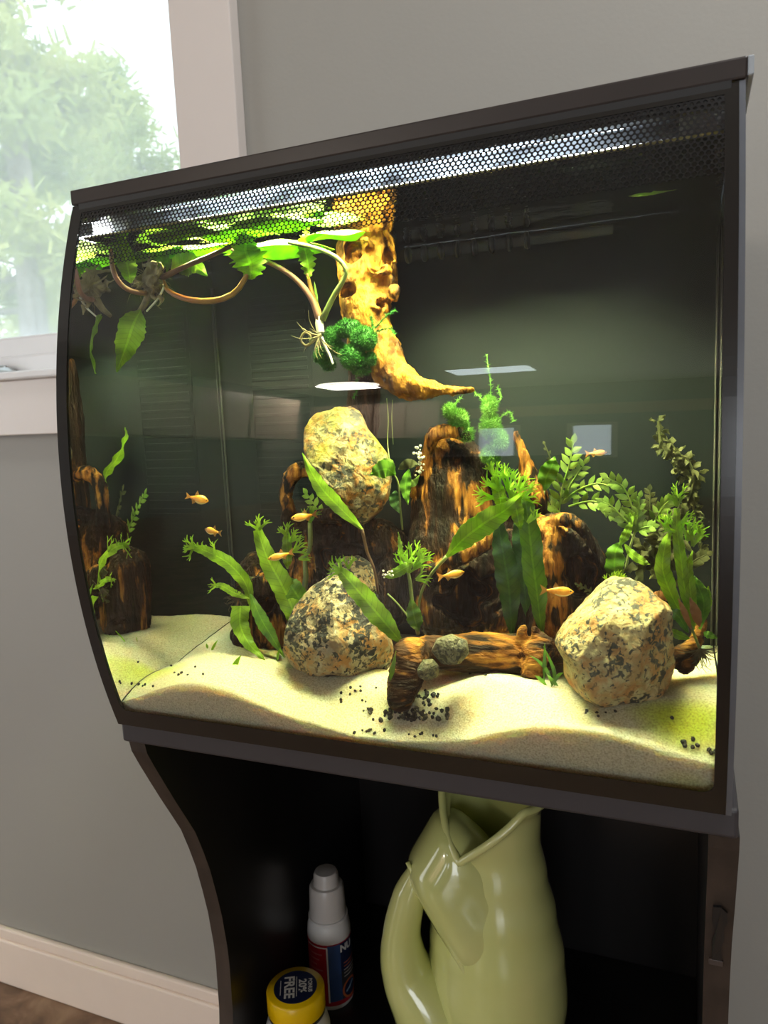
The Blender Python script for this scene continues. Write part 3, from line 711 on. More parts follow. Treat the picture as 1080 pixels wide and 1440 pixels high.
def grain(ax,amp,s=160):
    k=[1,1,1]; k[ax]=0.2
    def f(p):
        q=Vector((p.x*k[0],p.y*k[1],p.z*k[2])); return amp*(noise.noise(q*s)*0.7+0.6*noise.noise(q*s*2.3))+amp*1.6*noise.noise(p*38)+amp*0.5*noise.noise(q*s*5)
    return f
def apx(l): return [at(*q) for q in l]
# central stump
V=[];F=[]
lumpvf([(590,640),(604,618),(640,610),(672,622),(690,650),(706,690),(722,730),(740,780),(752,890),(700,905),(600,905),(580,860),(574,790),(578,730),(584,690)],0.118,0.024,V,F,0.5)
lumpvf([(586,862),(590,828),(604,800),(636,785),(668,765),(700,745),(716,760),(726,800),(728,892),(600,895)],0.094,0.024,V,F,0.6)
tubevf(apx([(663,616,.10),(640,606,.098),(610,613,.096),(600,640,.098),(588,672,.098),(576,700,.10)]),[0.0035,0.0055,0.006,0.005,0.004,0.002],V,F,10,20)
tubevf(apx([(590,872,.075),(586,838,.073),(598,806,.07),(634,790,.068),(676,766,.068),(706,742,.07)]),[0.003,0.004,0.005,0.006,0.007,0.004],V,F,10,20)
tubevf(apx([(752,760,.115),(748,700,.11),(742,665,.108),(733,636,.106),(724,606,.104)]),[0.014,0.0115,0.008,0.005,0.0012],V,F,10,16)
tubevf(apx([(745,900,.10),(728,800,.098),(716,745,.096)]),[0.012,0.007,0.004],V,F,10,12)
# hollow faces: carve with inner dark pocket left open by ridges
merged('driftwood_stump',V,F,M_wv,0.0018,grain(2,0.0016),'dark hollow driftwood stump with orange rim in the middle of the tank','driftwood',pockets=[(655,842,.075,46,40,.022),(690,828,.075,22,24,.012)],tones=[(620,612,.096,40,1),(594,650,.096,28,1),(582,690,.098,20,.9),(672,700,.1,34,.8),(655,745,.1,22,.6),(690,752,.068,30,1),(650,778,.068,24,.9),(612,796,.07,18,.8),(588,850,.073,18,.7),(733,640,.106,40,1),(745,690,.11,30,.9),(705,890,.08,30,.7)])
# round piece on the right
V=[];F=[]
lumpvf([(742,742),(752,727),(780,722),(806,727),(828,748),(846,780),(853,815),(850,860),(838,890),(800,905),(745,905),(738,830)],0.098,0.030,V,F,0.55)
tubevf(apx([(752,905,.075),(764,850,.070),(772,790,.068),(764,745,.075),(748,732,.085)]),[0.010,0.008,0.009,0.009,0.005],V,F,10,16)
tubevf(apx([(775,728,.075),(810,735,.072),(836,772,.074),(848,812,.078)]),[0.004,0.004,0.0035,0.003],V,F,8,14)
merged('driftwood_stump',V,F,M_wv,0.0018,grain(2,0.0015),'rounded dark driftwood with an orange streak behind the pale boulder','driftwood',pockets=[(818,810,.072,28,36,.012),(750,760,.07,10,14,.008)],tones=[(762,745,.072,34,1),(772,790,.068,26,1),(766,840,.07,22,.9),(762,890,.074,26,.8),(800,728,.075,26,.6)])
# left piece under the tall boulder
V=[];F=[]
lumpvf([(404,735),(430,726),(480,728),(540,730),(572,752),(585,800),(580,870),(520,900),(430,895),(408,840),(400,790)],0.112,0.022,V,F,0.5)
lumpvf([(402,792),(420,770),(445,772),(456,800),(450,835),(425,850),(404,830)],0.094,0.014,V,F,0.6)
tubevf(apx([(462,672,.098),(440,662,.094),(417,664,.092),(402,686,.092),(404,712,.092),(412,745,.095)]),[0.004,0.0065,0.0075,0.0055,0.0055,0.008],V,F,10,20)
tubevf(apx([(415,735,.10),(470,724,.092),(530,738,.09)]),[0.006,0.006,0.005],V,F,8,14)
merged('driftwood_branch',V,F,M_wv,0.0018,grain(0,0.0014),'brown driftwood with a curled rim beneath the tall boulder','driftwood',pockets=[(490,790,.09,50,36,.016)],tones=[(415,668,.092,24,1),(403,700,.092,24,.9),(425,800,.085,28,.7),(440,665,.094,20,.8)])
# lower left piece
V=[];F=[]
lumpvf([(338,800),(350,780),(372,774),(396,796),(404,840),(408,890),(398,912),(368,918),(338,910),(332,880),(334,840)],0.085,0.020,V,F,0.6)
lumpvf([(325,893),(332,880),(350,884),(372,905),(365,916),(336,910)],0.068,0.010,V,F,0.7)
lumpvf([(352,812),(372,800),(392,815),(388,842),(362,845)],0.068,0.008,V,F,0.7)
merged('driftwood_chunk',V,F,M_wv,0.0016,grain(2,0.0018),'knobbly brown driftwood chunk on the sand at the left','driftwood',pockets=[(374,850,.066,14,20,.01)],tones=[(375,800,.07,22,.7),(385,890,.07,30,.6)])
# front log
V=[];F=[]
tubevf(apx([(778,925,.058),(740,922,.052),(690,918,.046),(640,918,.040),(600,915,.032),(575,925,.024)]),[0.0085,0.0125,0.0125,0.0120,0.0110,0.009],V,F,14,24)
tubevf(apx([(770,900,.048),(752,925,.040),(748,955,.034)]),[0.009,0.009,0.006],V,F,10,10)
lumpvf([(556,905),(572,894),(596,896),(606,918),(596,950),(584,975),(574,996),(556,1000),(543,990),(546,955)],0.016,0.012,V,F,0.6)
tubevf(apx([(735,905,.045),(734,890,.044),(738,880,.043)]),[0.004,0.003,0.0012],V,F,8,6)
tubevf(apx([(752,905,.045),(754,892,.044),(750,882,.043)]),[0.004,0.003,0.0012],V,F,8,6)
tubevf(apx([(762,918,.05),(800,925,.055),(850,940,.06)]),[0.006,0.005,0.004],V,F,8,8)
merged('driftwood_log',V,F,M_wh,0.0014,grain(0,0.0012),'orange-brown driftwood log lying across the sand at the front','driftwood',tones=[(585,900,.02,20,.9),(700,905,.04,60,.7),(745,920,.035,36,1),(640,905,.035,30,.6),(572,985,.005,14,.7)],pockets=[(738,928,.03,5,7,.004)])
# root behind the pale boulder
V=[];F=[]
tubevf(apx([(910,935,.045),(945,925,.050),(975,905,.056),(985,875,.060),(972,845,.062)]),[0.008,0.006,0.005,0.004,0.002],V,F,10,16)
tubevf(apx([(945,925,.05),(965,945,.05),(985,915,.054)]),[0.004,0.003,0.003],V,F,8,8)
merged('driftwood_root',V,F,M_wh,0.0015,grain(0,0.0010),'short orange driftwood root on the sand at the far right','driftwood',tones=[(975,880,.056,40,.9),(950,925,.05,26,.6)])
# upright branch rising to the water surface, with a long toe
V=[];F=[]
lumpvf([(478,290),(545,285),(552,330),(556,370),(561,398),(552,420),(548,450),(546,478),(520,500),(492,490),(482,450),(477,420),(474,385),(480,350)],0.105,0.016,V,F,0.55)
tubevf(apx([(525,455,.10),(538,490,.098),(548,520,.094),(575,542,.09),(620,549,.088),(668,548,.086)]),[0.012,0.013,0.0145,0.0115,0.0050,0.0018],V,F,12,24)
tubevf(apx([(542,485,.096),(556,522,.088),(590,548,.086)]),[0.003,0.006,0.004],V,F,10,12)
lumpvf([(546,405),(556,400),(562,412),(558,424),(548,422)],0.095,0.006,V,F,0.8)
tubevf(apx([(480,380,.098),(477,350,.097),(486,325,.096),(470,318,.097),(462,300,.098)]),[0.003,0.003,0.003,0.0025,0.0018],V,F,8,14)
tubevf(apx([(500,390,.092),(494,362,.091),(505,345,.09),(522,340,.09)]),[0.004,0.0035,0.004,0.004],V,F,8,12)
tubevf(apx([(556,372,.098),(552,345,.096),(542,325,.096)]),[0.003,0.003,0.003],V,F,8,8)
tubevf(apx([(548,375,.092),(530,384,.090),(516,374,.091)]),[0.004,0.0035,0.003],V,F,8,8)
tubevf(apx([(486,425,.094),(505,414,.091),(535,436,.090)]),[0.003,0.003,0.003],V,F,8,8)
hang=merged('driftwood_branch',V,F,M_wo,0.0016,lambda p: 0.0020*noise.noise(p*75)-0.0020*abs(noise.noise(p*140))+0.0010*noise.noise(p*320),'yellow-orange knotted driftwood branch rising to the water surface','driftwood',pockets=[(498,352,.09,17,18,.013),(492,412,.09,12,9,.009),(546,350,.09,8,17,.008),(532,380,.09,12,6,.006),(536,425,.09,7,7,.008)])
V=[];F=[]
tubevf(apx([(512,470,.118),(512,540,.120),(508,600,.118),(500,680,.112),(505,760,.112)]),[0.013,0.014,0.012,0.012,0.014],V,F,12,18)
merged('driftwood_post',V,F,M_wv,0.0018,grain(2,0.0014),'dark shaded driftwood trunk below the mossy part of the orange branch','driftwood')

# white egg-like cluster on the left rim of the stump
V=[];F=[]; re_=random.Random(2)
for k in range(34):
    t_=k/33; c=at(586+6*math.sin(t_*3)+re_.gauss(0,2.2),628+40*t_+re_.gauss(0,1.5),.090+re_.gauss(0,.0006)); r=re_.uniform(1.3,2.4)*mpp(c)
    lathevf([(0.02*r,-r),(.7*r,-.7*r),(r,0),(.7*r,.7*r),(.02*r,r)],c,V,F,7)
tag(mk('egg_cluster',V,F,flat('egg_white',(0.62,0.62,0.52),rough=0.5)),'white bubbly egg cluster on the left rim of the hollow stump','eggs')
# ------------------------------------------------------------------ plants
def bladmat(name, dark, light, trans=0.45, rough=0.4, rib=1.35):
    m=leafmat(name,dark,light,scale=90,trans=trans,rough=rough); nt=m.node_tree
    p=[n for n in nt.nodes if n.type=='BSDF_PRINCIPLED'][0]; t=[n for n in nt.nodes if n.type=='BSDF_TRANSLUCENT'][0]
    src=p.inputs['Base Color'].links[0].from_socket
    uv=N(nt,'ShaderNodeUVMap'); sp=N(nt,'ShaderNodeSeparateXYZ'); nt.links.new(uv.outputs[0],sp.inputs[0])
    def mt(op,a,b=None):
        n=N(nt,'ShaderNodeMath',operation=op)
        for i,v in enumerate((a,b)):
            if v is None: continue
            if isinstance(v,(int,float)): n.inputs[i].default_value=v
            else: nt.links.new(v,n.inputs[i])
        return n.outputs[0]
    au=mt('ABSOLUTE',sp.outputs[0])
    mid=mt('LESS_THAN',au,0.09)
    vein=mt('GREATER_THAN',mt('SINE',mt('ADD',mt('MULTIPLY',sp.outputs[1],95.0),mt('MULTIPLY',au,-7.0))),0.86)
    k=mt('ADD',mt('MULTIPLY',mid,rib-1.0),mt('MULTIPLY',vein,-0.16)); k=mt('ADD',k,1.0)
    vm=N(nt,'ShaderNodeVectorMath',operation='SCALE'); nt.links.new(src,vm.inputs[0]); nt.links.new(k,vm.inputs['Scale'])
    nt.links.new(vm.outputs[0],p.inputs['Base Color']); nt.links.new(vm.outputs[0],t.inputs[0]); return m
L_br=bladmat('fern_bright',(0.19,0.37,0.012),(0.34,0.54,0.03),trans=0.5)
L_md=bladmat('fern_mid',(0.08,0.23,0.012),(0.18,0.37,0.02),trans=0.45)
L_dk=bladmat('fern_dark',(0.022,0.085,0.012),(0.06,0.17,0.02),trans=0.4)
L_li=leafmat('frond_lime',(0.16,0.32,0.04),(0.36,0.48,0.10),trans=0.45)
L_ol=leafmat('frond_olive',(0.04,0.055,0.016),(0.16,0.16,0.05),trans=0.3,rough=0.7)
L_fl=bladmat('floating_leaf',(0.10,0.24,0.008),(0.20,0.38,0.02),trans=0.45)
L_mo=leafmat('moss_green',(0.01,0.10,0.008),(0.05,0.24,0.02),scale=200,trans=0.25,rough=0.7)
L_f2=bladmat('hanging_leaf',(0.22,0.42,0.012),(0.38,0.60,0.03),trans=0.5)
M_stg=flat('stem_green',(0.17,0.22,0.06),rough=0.5,var=0.2)
M_stb=flat('stem_brown',(0.10,0.05,0.026),rough=0.5,var=0.3)
M_str=pmat('stem_red_yellow',[(0.35,(0.30,0.085,0.025)),(0.65,(0.34,0.24,0.035))],scale=40,rough=0.35)
M_stp=flat('stem_pink',(0.30,0.14,0.085),rough=0.4,var=0.15)
M_stw=flat('crown_white',(0.80,0.80,0.62),rough=0.4,var=0.1)
M_root=pmat('roots_tan',[(0.35,(0.11,0.09,0.04)),(0.65,(0.34,0.28,0.13))],scale=90,rough=0.7)
M_rootd=pmat('roots_dark',[(0.35,(0.03,0.025,0.015)),(0.65,(0.12,0.09,0.05))],scale=90,rough=0.8)
PW={'lance':[0.12,0.55,0.85,1.0,0.97,0.85,0.62,0.30,0.04],'oval':[0.10,0.6,0.92,1.0,0.95,0.75,0.35,0.03],'strap':[0.12,0.55,0.85,1.0,1.0,0.92,0.80,0.62,0.40],'taper':[1.0,1.0,0.85,0.6,0.35,0.15,0.03],'needle':[0.6,1,0.9,0.6,0.15]}
rg=random.Random(4)
def leafvf(V,F,pts,w,prof='lance',wave=0.12,tilt=0.0,lob=0.0,n=26,fold=0.10,freq=0.9):
    P=[at(*q) if not isinstance(q,Vector) else q for q in pts]
    C=crom(P,n); b=len(V); hw=0.86*w*mpp(C[n//2])/2; ph=rg.random()*6; A=PW[prof]
    for i,c in enumerate(C):
        t=(C[min(i+1,n)]-C[max(i-1,0)]).normalized(); v=(c-CAM).normalized()
        s=t.cross(v)
        if s.length<0.2: s=t.cross(Vector((0,0.3,1)))
        s.normalize(); nn=s.cross(t)
        s2=s*math.cos(tilt)+nn*math.sin(tilt); nn=s2.cross(t)
        h=hw*lin(A,i/n)
        for k,f in enumerate((-1,-0.5,0,0.5,1)):
            e=h*(1+((lob+0.06)*math.sin(i*2.3+ph+k)+0.05*math.sin(i*0.8+ph*2+k) if abs(f)==1 else 0))
            off=hw*(fold*abs(f)+1.6*wave*abs(f)*math.sin(i*freq+ph+(1.3 if f>0 else 0)))
            V.append(c+s2*(e*f)+nn*off)
    for i in range(n):
        for k in range(4):
            a=b+i*5+k; F.append((a,a+1,a+6,a+5))
def ribbonvf(V,F,P,w0,w1):
    b=len(V)
    for i,c in enumerate(P):
        t=(P[min(i+1,len(P)-1)]-P[max(i-1,0)]).normalized(); s=t.cross((c-CAM).normalized())
        if s.length<1e-3: s=Vector((1,0,0))
        s.normalize(); w=w0+(w1-w0)*i/(len(P)-1); V+= [c-s*w,c+s*w]
    for i in range(len(P)-1): F.append((b+2*i,b+2*i+1,b+2*i+3,b+2*i+2))
def lacevf(V,F,px,py,Y,ang,ln,spread=70,n=5,w=2.6,rnd=None):
    """forked finger tips of a lace fern; ang in degrees in the photo plane, 90 = up"""
    rnd=rnd or rg
    c=at(px,py,Y); s=mpp(c)
    for k in range(n):
        a=math.radians(ang+spread*(k/(n-1)-0.5)+rnd.uniform(-8,8)); L=ln*rnd.uniform(0.7,1.05)*s
        d=RT*math.cos(a)+UP*math.sin(a)+FW*rnd.uniform(-0.5,0.5); q=RT*-math.sin(a)+UP*math.cos(a)
        cv=rnd.uniform(-0.25,0.25)
        m=c+d*L*0.55+q*cv*L*0.4; ribbonvf(V,F,[c,c+d*L*0.3+q*cv*L*0.15,m],w*s*0.8,w*s*0.55)
        for sgn in (-1,0,1):
            if rnd.random()<0.2: continue
            a2=a+math.radians(sgn*34+rnd.uniform(-10,10)); d2=RT*math.cos(a2)+UP*math.sin(a2)+FW*rnd.uniform(-0.4,0.4)
            e=m+d2*L*rnd.uniform(0.3,0.5); ribbonvf(V,F,[m,m.lerp(e,0.5)+q*0.05*L,e],w*s*0.55,w*s*0.15)
def solid(o,th=0.00035):
    m=o.modifiers.new('thickness','SOLIDIFY'); m.thickness=th; m.offset=0
    e=o.modifiers.new('edges','EDGE_SPLIT'); e.split_angle=math.radians(48); return o
def bladeuv(o,nv,n):
    uv=o.data.uv_layers.new(name='UVMap')
    for l in o.data.loops:
        i=l.vertex_index; uv.data[l.index].uv=((i%5)/2.0-1.0,(i//5)/n) if i<nv else (0.5,0.5)
def leaf(parent,pts,w,mat,prof='lance',wave=0.12,tilt=0.0,lob=0.0,lace=None,name='leaf',n=26,fold=0.10):
    V=[];F=[]; leafvf(V,F,pts,w,prof,wave,tilt,lob,n,fold); nv=len(V)
    for L in (lace or []): lacevf(V,F,*L)
    o=mk(name,V,F,mat,parent); bladeuv(o,nv,n); return solid(o)
def lace(parent,lst,mat,name='lacy_tip'):
    V=[];F=[]
    for L in lst: lacevf(V,F,*L)
    return solid(mk(name,V,F,mat,parent))
def stem(parent,pts,rpx,mat,name='stem',n=7,seg=14):
    P=apx(pts); s=mpp(P[0]); r=rpx if isinstance(rpx,(list,tuple)) else [rpx]*3
    return tube(name,P,[x*s for x in r],mat,parent,n,seg)
def plant(name,base,label,cat='fern',group=None): return thing(name,at(*base),label,cat,group)
def roots(parent,px,py,Y,rad,n,mat,ang=(200,340),name='roots',w=0.5,curl=0.5):
    V=[];F=[]; c=at(px,py,Y); s=mpp(c); r=random.Random(int(px))
    for k in range(n):
        a=math.radians(r.uniform(*ang)); L=rad*s*r.uniform(0.4,1)
        d=RT*math.cos(a)+UP*math.sin(a)+FW*r.uniform(-.5,.5); q=RT*-math.sin(a)+UP*math.cos(a)
        c1=r.uniform(-curl,curl); tubevf([c,c+d*L*.4+q*L*c1*.4,c+d*L*.75+q*L*c1*1.1,c+d*L*.8+q*L*c1*1.7],[w*s,w*s*.8,w*s*.6,w*s*.3],V,F,4,6)
    o=mk(name,V,F,mat,parent); o['kind']='stuff'; return o
LF_='lacy ferns on the rocks and wood'
# --- lace fern, far left on the sand
p=plant('lace_fern',(352,870,.06),'bright lace fern leaning left over the sand at the far left',group=LF_)
leaf(p,[(356,862,.062),(346,822,.058),(322,793,.054),(292,776,.05),(272,770,.048)],22,L_br,'strap',0.15,lace=[(272,770,.048,172,22,120,6,2.4),(286,776,.05,112,22,60,4,2.2),(302,782,.05,100,26,30,3,2)])
leaf(p,[(350,842,.055),(330,834,.052),(312,824,.05),(302,824,.05)],12,L_br,'strap',0.2,lace=[(304,824,.05,170,14,110,4,1.8)])
leaf(p,[(338,852,.05),(338,880,.046),(350,905,.042),(366,922,.04),(377,936,.038)],30,L_br,'taper',0.15)
leaf(p,[(352,835,.056),(366,868,.052),(382,895,.05),(400,925,.048)],22,L_md,'lance',0.1)
leaf(p,[(342,800,.062),(346,830,.06),(340,862,.058)],26,L_ol,'oval',0.3,lob=.3)
roots(p,335,842,.054,24,40,M_rootd,(60,300),'moss_tuft',0.6)
# --- lace fern left of the speckled boulder
p=plant('lace_fern',(418,895,.055),'lace fern with a tall broad blade left of the speckled boulder',group=LF_)
leaf(p,[(412,892,.052),(412,860,.05),(396,822,.048),(376,785,.046),(362,745,.045)],36,L_br,'strap',0.16,lace=[(364,745,.045,100,22,90,4,3)])
leaf(p,[(424,880,.056),(424,850,.054),(408,822,.052),(402,812,.052)],34,L_md,'oval',0.15)
leaf(p,[(404,800,.06),(404,775,.058),(402,752,.056)],18,L_br,'strap',0.2,lace=[(402,752,.056,110,20,100,5,2.2)])
lace(p,[(412,776,.055,25,26,70,5,2.2),(408,762,.055,60,24,70,5,2.2),(420,786,.054,10,22,50,4,2)],L_br)
stem(p,[(424,840,.06),(430,815,.06),(429,785,.06),(436,770,.06),(436,735,.06)],[5,4,3,3.5,3.5],M_stg)
lace(p,[(436,735,.06,80,26,60,5,2.2)],L_md)
# --- long leaf lying against the tall boulder
p=plant('long_leaf_fern',(530,835,.05),'fern with one long leaf lying across the tall boulder',group=LF_)
leaf(p,[(510,745,.04),(480,716,.036),(455,690,.033),(438,664,.032),(425,637,.032)],25,L_br,'lance',0.08)
stem(p,[(509,744,.04),(516,775,.045),(526,800,.048),(532,835,.05)],[2.4,2.2,2.0,2],M_stb)
# --- leaf in front of the speckled boulder
p=plant('lace_fern',(566,900,.03),'fern leaf with a frilly tip lying on the speckled boulder',group=LF_)
leaf(p,[(566,905,.03),(545,880,.022),(520,850,.018),(494,820,.015),(478,802,.014)],34,L_br,'strap',0.1,lace=[(480,804,.014,140,26,110,6,2.4),(490,800,.015,90,20,60,4,2)])
# --- fern between boulder and stump
p=plant('lace_fern',(588,890,.05),'lacy fern with a white-tipped leaf between speckled boulder and stump',group=LF_)
stem(p,[(588,892,.05),(580,850,.046),(576,815,.044),(570,790,.044)],[3,3,2.5,2],M_stg)
leaf(p,[(588,888,.048),(582,865,.045),(578,840,.044)],26,L_md,'lance',0.1)
leaf(p,[(542,812,.036),(556,806,.035),(572,797,.035),(584,790,.036)],17,L_br,'oval',0.15)
lace(p,[(575,805,.038,90,34,90,6,2.4),(582,800,.038,55,32,60,5,2.4),(572,790,.04,110,26,50,4,2.2),(585,815,.038,20,26,60,4,2.2),(578,785,.04,75,28,60,4,2.2),(590,790,.038,40,24,60,4,2)],L_br)
leaf(p,[(568,795,.046),(564,775,.046),(560,748,.046)],9,L_li,'lance',0.3,lob=.3)
V=[];F=[]
for k in range(14):
    c=at(545+rg.uniform(-9,9),806+rg.uniform(-4,6),.033); r=rg.uniform(1,2)*mpp(c); lathevf([(0.01*r,-r),(.8*r,-.6*r),(r,0),(.8*r,.6*r),(0.01*r,r)],c,V,F,6)
mk('pale_spots',V,F,M_stw,p)['label']='white damaged leaf tip'
stem(p,[(545,835,.05),(560,850,.05),(580,875,.05)],[1.2,1.2,1.2],M_stg)
# --- big bright leaf
p=plant('long_leaf_fern',(590,850,.06),'large bright green leaf reaching right across the stump',group=LF_)
leaf(p,[(628,783,.045),(652,758,.04),(682,735,.036),(712,716,.033),(740,690,.032)],40,L_br,'lance',0.12,fold=0.1)
stem(p,[(628,783,.045),(606,808,.048),(592,835,.052),(588,865,.056)],[2.6,2.4,2.2,2],M_stg)
# --- dark tall ferns with lacy crown
p=plant('lace_fern',(735,895,.065),'tall fern with dark lower blades and bright frilly crown beside the stump',group=LF_)
leaf(p,[(720,895,.066),(716,830,.062),(708,780,.058),(700,735,.056)],38,L_dk,'strap',0.12)
leaf(p,[(762,892,.062),(756,840,.058),(748,780,.054),(742,725,.052),(738,700,.052)],36,L_md,'strap',0.16,tilt=.2)
leaf(p,[(742,870,.07),(736,810,.066),(732,760,.064),(728,730,.064)],30,L_dk,'strap',0.12)
leaf(p,[(772,880,.066),(764,830,.062),(756,790,.06)],24,L_dk,'lance',0.15)
leaf(p,[(706,720,.05),(702,695,.048),(694,670,.046)],22,L_br,'strap',0.2,lace=[(694,668,.046,100,22,80,5,2.6)])
lace(p,[(694,700,.046,172,32,50,6,2.6),(702,690,.046,120,34,80,6,2.6),(715,690,.045,80,36,80,6,2.6),(728,690,.045,60,32,80,6,2.6),(735,700,.045,20,30,70,5,2.4),(720,705,.044,100,28,90,6,2.4),(710,672,.047,90,24,80,5,2.2)],L_br)
leaf(p,[(732,745,.05),(726,715,.048),(722,690,.047)],22,L_br,'strap',0.2)
lace(p,[(742,735,.05,55,26,40,3,2.6)],L_br)
# --- pinnate fronds
def frond(parent,pts,n,lw,ll,mat,name='frond',stemw=1.3,ang=50,shrink=0.55):
    C=crom(apx(pts),n*2); V=[];F=[]; s=mpp(C[0])
    tubevf(apx(pts),[stemw*s,stemw*s*.8,stemw*s*.4],V,F,5,n*2)
    for i in range(1,n*2,1):
        t=(C[i+1]-C[i-1]).normalized(); side=t.cross((C[i]-CAM).normalized()).normalized(); nn=side.cross(t)
        f=i/(n*2); L=ll*s*(1-(1-shrink)*f)*(0.75+0.25*math.sin(min(1,f*4)*1.57))*rg.uniform(.85,1.15)
        sg=1 if i%2 else -1
        a=math.radians(ang+rg.uniform(-8,8)); d=t*math.cos(a)+side*(sg*math.sin(a))+nn*rg.uniform(-.35,.35)
        e=C[i]+d*L; mid=C[i]+d*L*.5+t*L*.05
        leafvf(V,F,[C[i],mid,e+t*L*.08],lw,'oval',0.05,0,0,5,0.1)
    d=(C[-1]-C[-2]).normalized(); leafvf(V,F,[C[-1],C[-1]+d*ll*s*.3,C[-1]+d*ll*s*.6],lw,'oval',0.05,0,0,5,.1)
    return solid(mk(name,V,F,mat,parent))
PG='pinnate-leaved stem plants at the right'
p=plant('pinnate_plant',(787,725,.11),'lime feathery plant standing behind the rounded driftwood','plant',PG)
frond(p,[(786,720,.11),(790,690,.108),(800,655,.106),(806,624,.105)],8,10,25,L_li)
frond(p,[(790,705,.11),(806,675,.108),(822,652,.106)],6,8,20,L_li)
frond(p,[(792,705,.11),(815,688,.108),(840,680,.106),(858,684,.105)],7,8,18,L_li)
frond(p,[(800,712,.11),(830,705,.108),(850,712,.106),(868,730,.105)],7,9,18,L_li)
frond(p,[(788,722,.11),(778,712,.108),(768,712,.107)],4,8,14,L_li)
frond(p,[(786,690,.11),(780,660,.108),(766,625,.106)],5,5,9,L_ol)
stem(p,[(787,760,.112),(786,720,.11),(790,685,.108)],[1.6,1.6,1.2],M_stb)
leaf(p,[(766,690,.104),(768,672,.102),(776,655,.10),(780,642,.10)],30,L_md,'oval',0.1)
stem(p,[(766,690,.104),(762,715,.105),(768,735,.106)],[1.4,1.4,1.4],M_stg)
p=plant('pinnate_plant',(880,770,.10),'lime feathery plant arching above the pale boulder','plant',PG)
frond(p,[(895,740,.10),(888,710,.098),(876,685,.096),(855,672,.095)],8,10,22,L_li)
frond(p,[(892,745,.10),(876,728,.098),(860,712,.096),(848,706,.095)],6,9,20,L_li)
frond(p,[(892,750,.10),(896,725,.098),(900,700,.097)],6,8,18,L_li)
frond(p,[(912,735,.10),(914,715,.10),(914,690,.10)],6,8,16,L_ol)
frond(p,[(920,735,.10),(930,715,.098),(944,702,.097)],6,8,18,L_li)
frond(p,[(893,748,.10),(905,742,.098),(918,740,.097)],5,8,16,L_li)
stem(p,[(880,800,.10),(886,770,.10),(894,745,.10)],[2,1.8,1.5],M_stg)
leaf(p,[(866,828,.085),(864,800,.083),(866,775,.082),(874,762,.082)],32,L_md,'oval',0.12,tilt=.3)
leaf(p,[(878,765,.08),(890,780,.078),(905,790,.077),(914,794,.077)],14,L_br,'lance',0.2)
leaf(p,[(872,766,.082),(880,752,.08),(888,735,.08)],14,L_br,'strap',0.2,lace=[(888,735,.08,80,20,60,4,2.2)])
lace(p,[(858,822,.06,90,20,110,5,2),(866,815,.06,60,16,80,4,2)],L_br)
frond(p,[(836,838,.075),(824,828,.072),(812,822,.07)],4,4,8,L_ol)
# --- olive algae-covered tall plant
p=plant('olive_plant',(960,830,.125),'tall olive-brown algae-covered plant in the back right corner','plant',PG)
def scruff(parent,pts,n,rad,mat,lw=10,ll=18,name='shoot'):
    C=crom(apx(pts),n); V=[];F=[]; s=mpp(C[0]); tubevf(apx(pts),[2.2*s,2*s,1.2*s],V,F,5,n)
    for i in range(n+1):
        for k in range(4):
            a=rg.uniform(0,6.28); d=(RT*math.cos(a)+UP*math.sin(a)+FW*rg.uniform(-.5,.5)); o=C[i]+d*rg.uniform(0,rad)*s
            leafvf(V,F,[o,o+d*ll*s*.5,o+d*ll*s+UP*rg.uniform(-.3,.2)*ll*s],lw*rg.uniform(.6,1.2),'oval',0.3,rg.uniform(-.6,.6),.3,5)
    return solid(mk(name,V,F,mat,parent))
scruff(p,[(926,592,.13),(930,625,.13),(945,640,.13),(958,660,.13),(972,680,.13),(975,710,.13),(978,740,.128),(984,770,.126)],20,5,L_ol,9,11)
scruff(p,[(940,620,.128),(955,640,.128),(966,645,.128),(976,672,.128),(970,700,.128),(962,730,.128)],14,7,L_ol,10,13)
scruff(p,[(905,800,.12),(915,775,.12),(935,760,.12),(950,735,.12)],10,14,L_ol,14,20)
scruff(p,[(930,830,.12),(938,800,.12),(945,770,.12),(955,745,.12)],10,14,L_ol,14,20)
frond(p,[(962,802,.11),(978,788,.108),(994,780,.106)],6,9,16,L_ol)
# --- right lace fern with roots
p=plant('lace_fern',(985,925,.05),'lace fern with dangling dark roots beside the pale boulder',group=LF_)
leaf(p,[(968,880,.05),(945,838,.046),(932,800,.043),(936,765,.042),(944,742,.042)],26,L_br,'lance',0.15,tilt=.2)
leaf(p,[(976,885,.05),(964,835,.046),(958,790,.043),(952,745,.041),(952,715,.04)],19,L_br,'strap',0.16,lace=[(952,712,.04,95,24,70,5,2.4)])
leaf(p,[(978,880,.05),(972,840,.046),(968,800,.044),(974,775,.043)],18,L_br,'lance',0.16)
leaf(p,[(984,885,.055),(990,850,.052),(982,825,.05),(976,810,.05)],22,L_md,'lance',0.15)
leaf(p,[(990,870,.056),(994,845,.054),(996,825,.053)],16,L_br,'lance',0.2)
lace(p,[(938,742,.041,100,24,60,5,2.4),(950,748,.041,140,26,60,4,2.4),(966,760,.042,60,34,70,6,2.6),(974,768,.042,75,36,50,5,2.4),(958,735,.041,35,22,60,4,2),(952,700,.04,70,24,60,4,2)],L_br)
leaf(p,[(968,890,.052),(955,868,.048),(940,856,.046),(934,850,.046)],18,L_md,'lance',0.15)
leaf(p,[(970,898,.05),(952,892,.046),(938,882,.044)],14,L_br,'lance',0.15)
leaf(p,[(988,890,.056),(998,893,.055),(1010,898,.055)],12,L_md,'lance',0.15)
M_ow=leafmat('dying_leaf',(0.42,0.17,0.05),(0.58,0.28,0.10),trans=0.3)
leaf(p,[(942,845,.05),(928,836,.048),(918,834,.047)],12,M_ow,'lance',0.15)['label']='orange dying leaf'
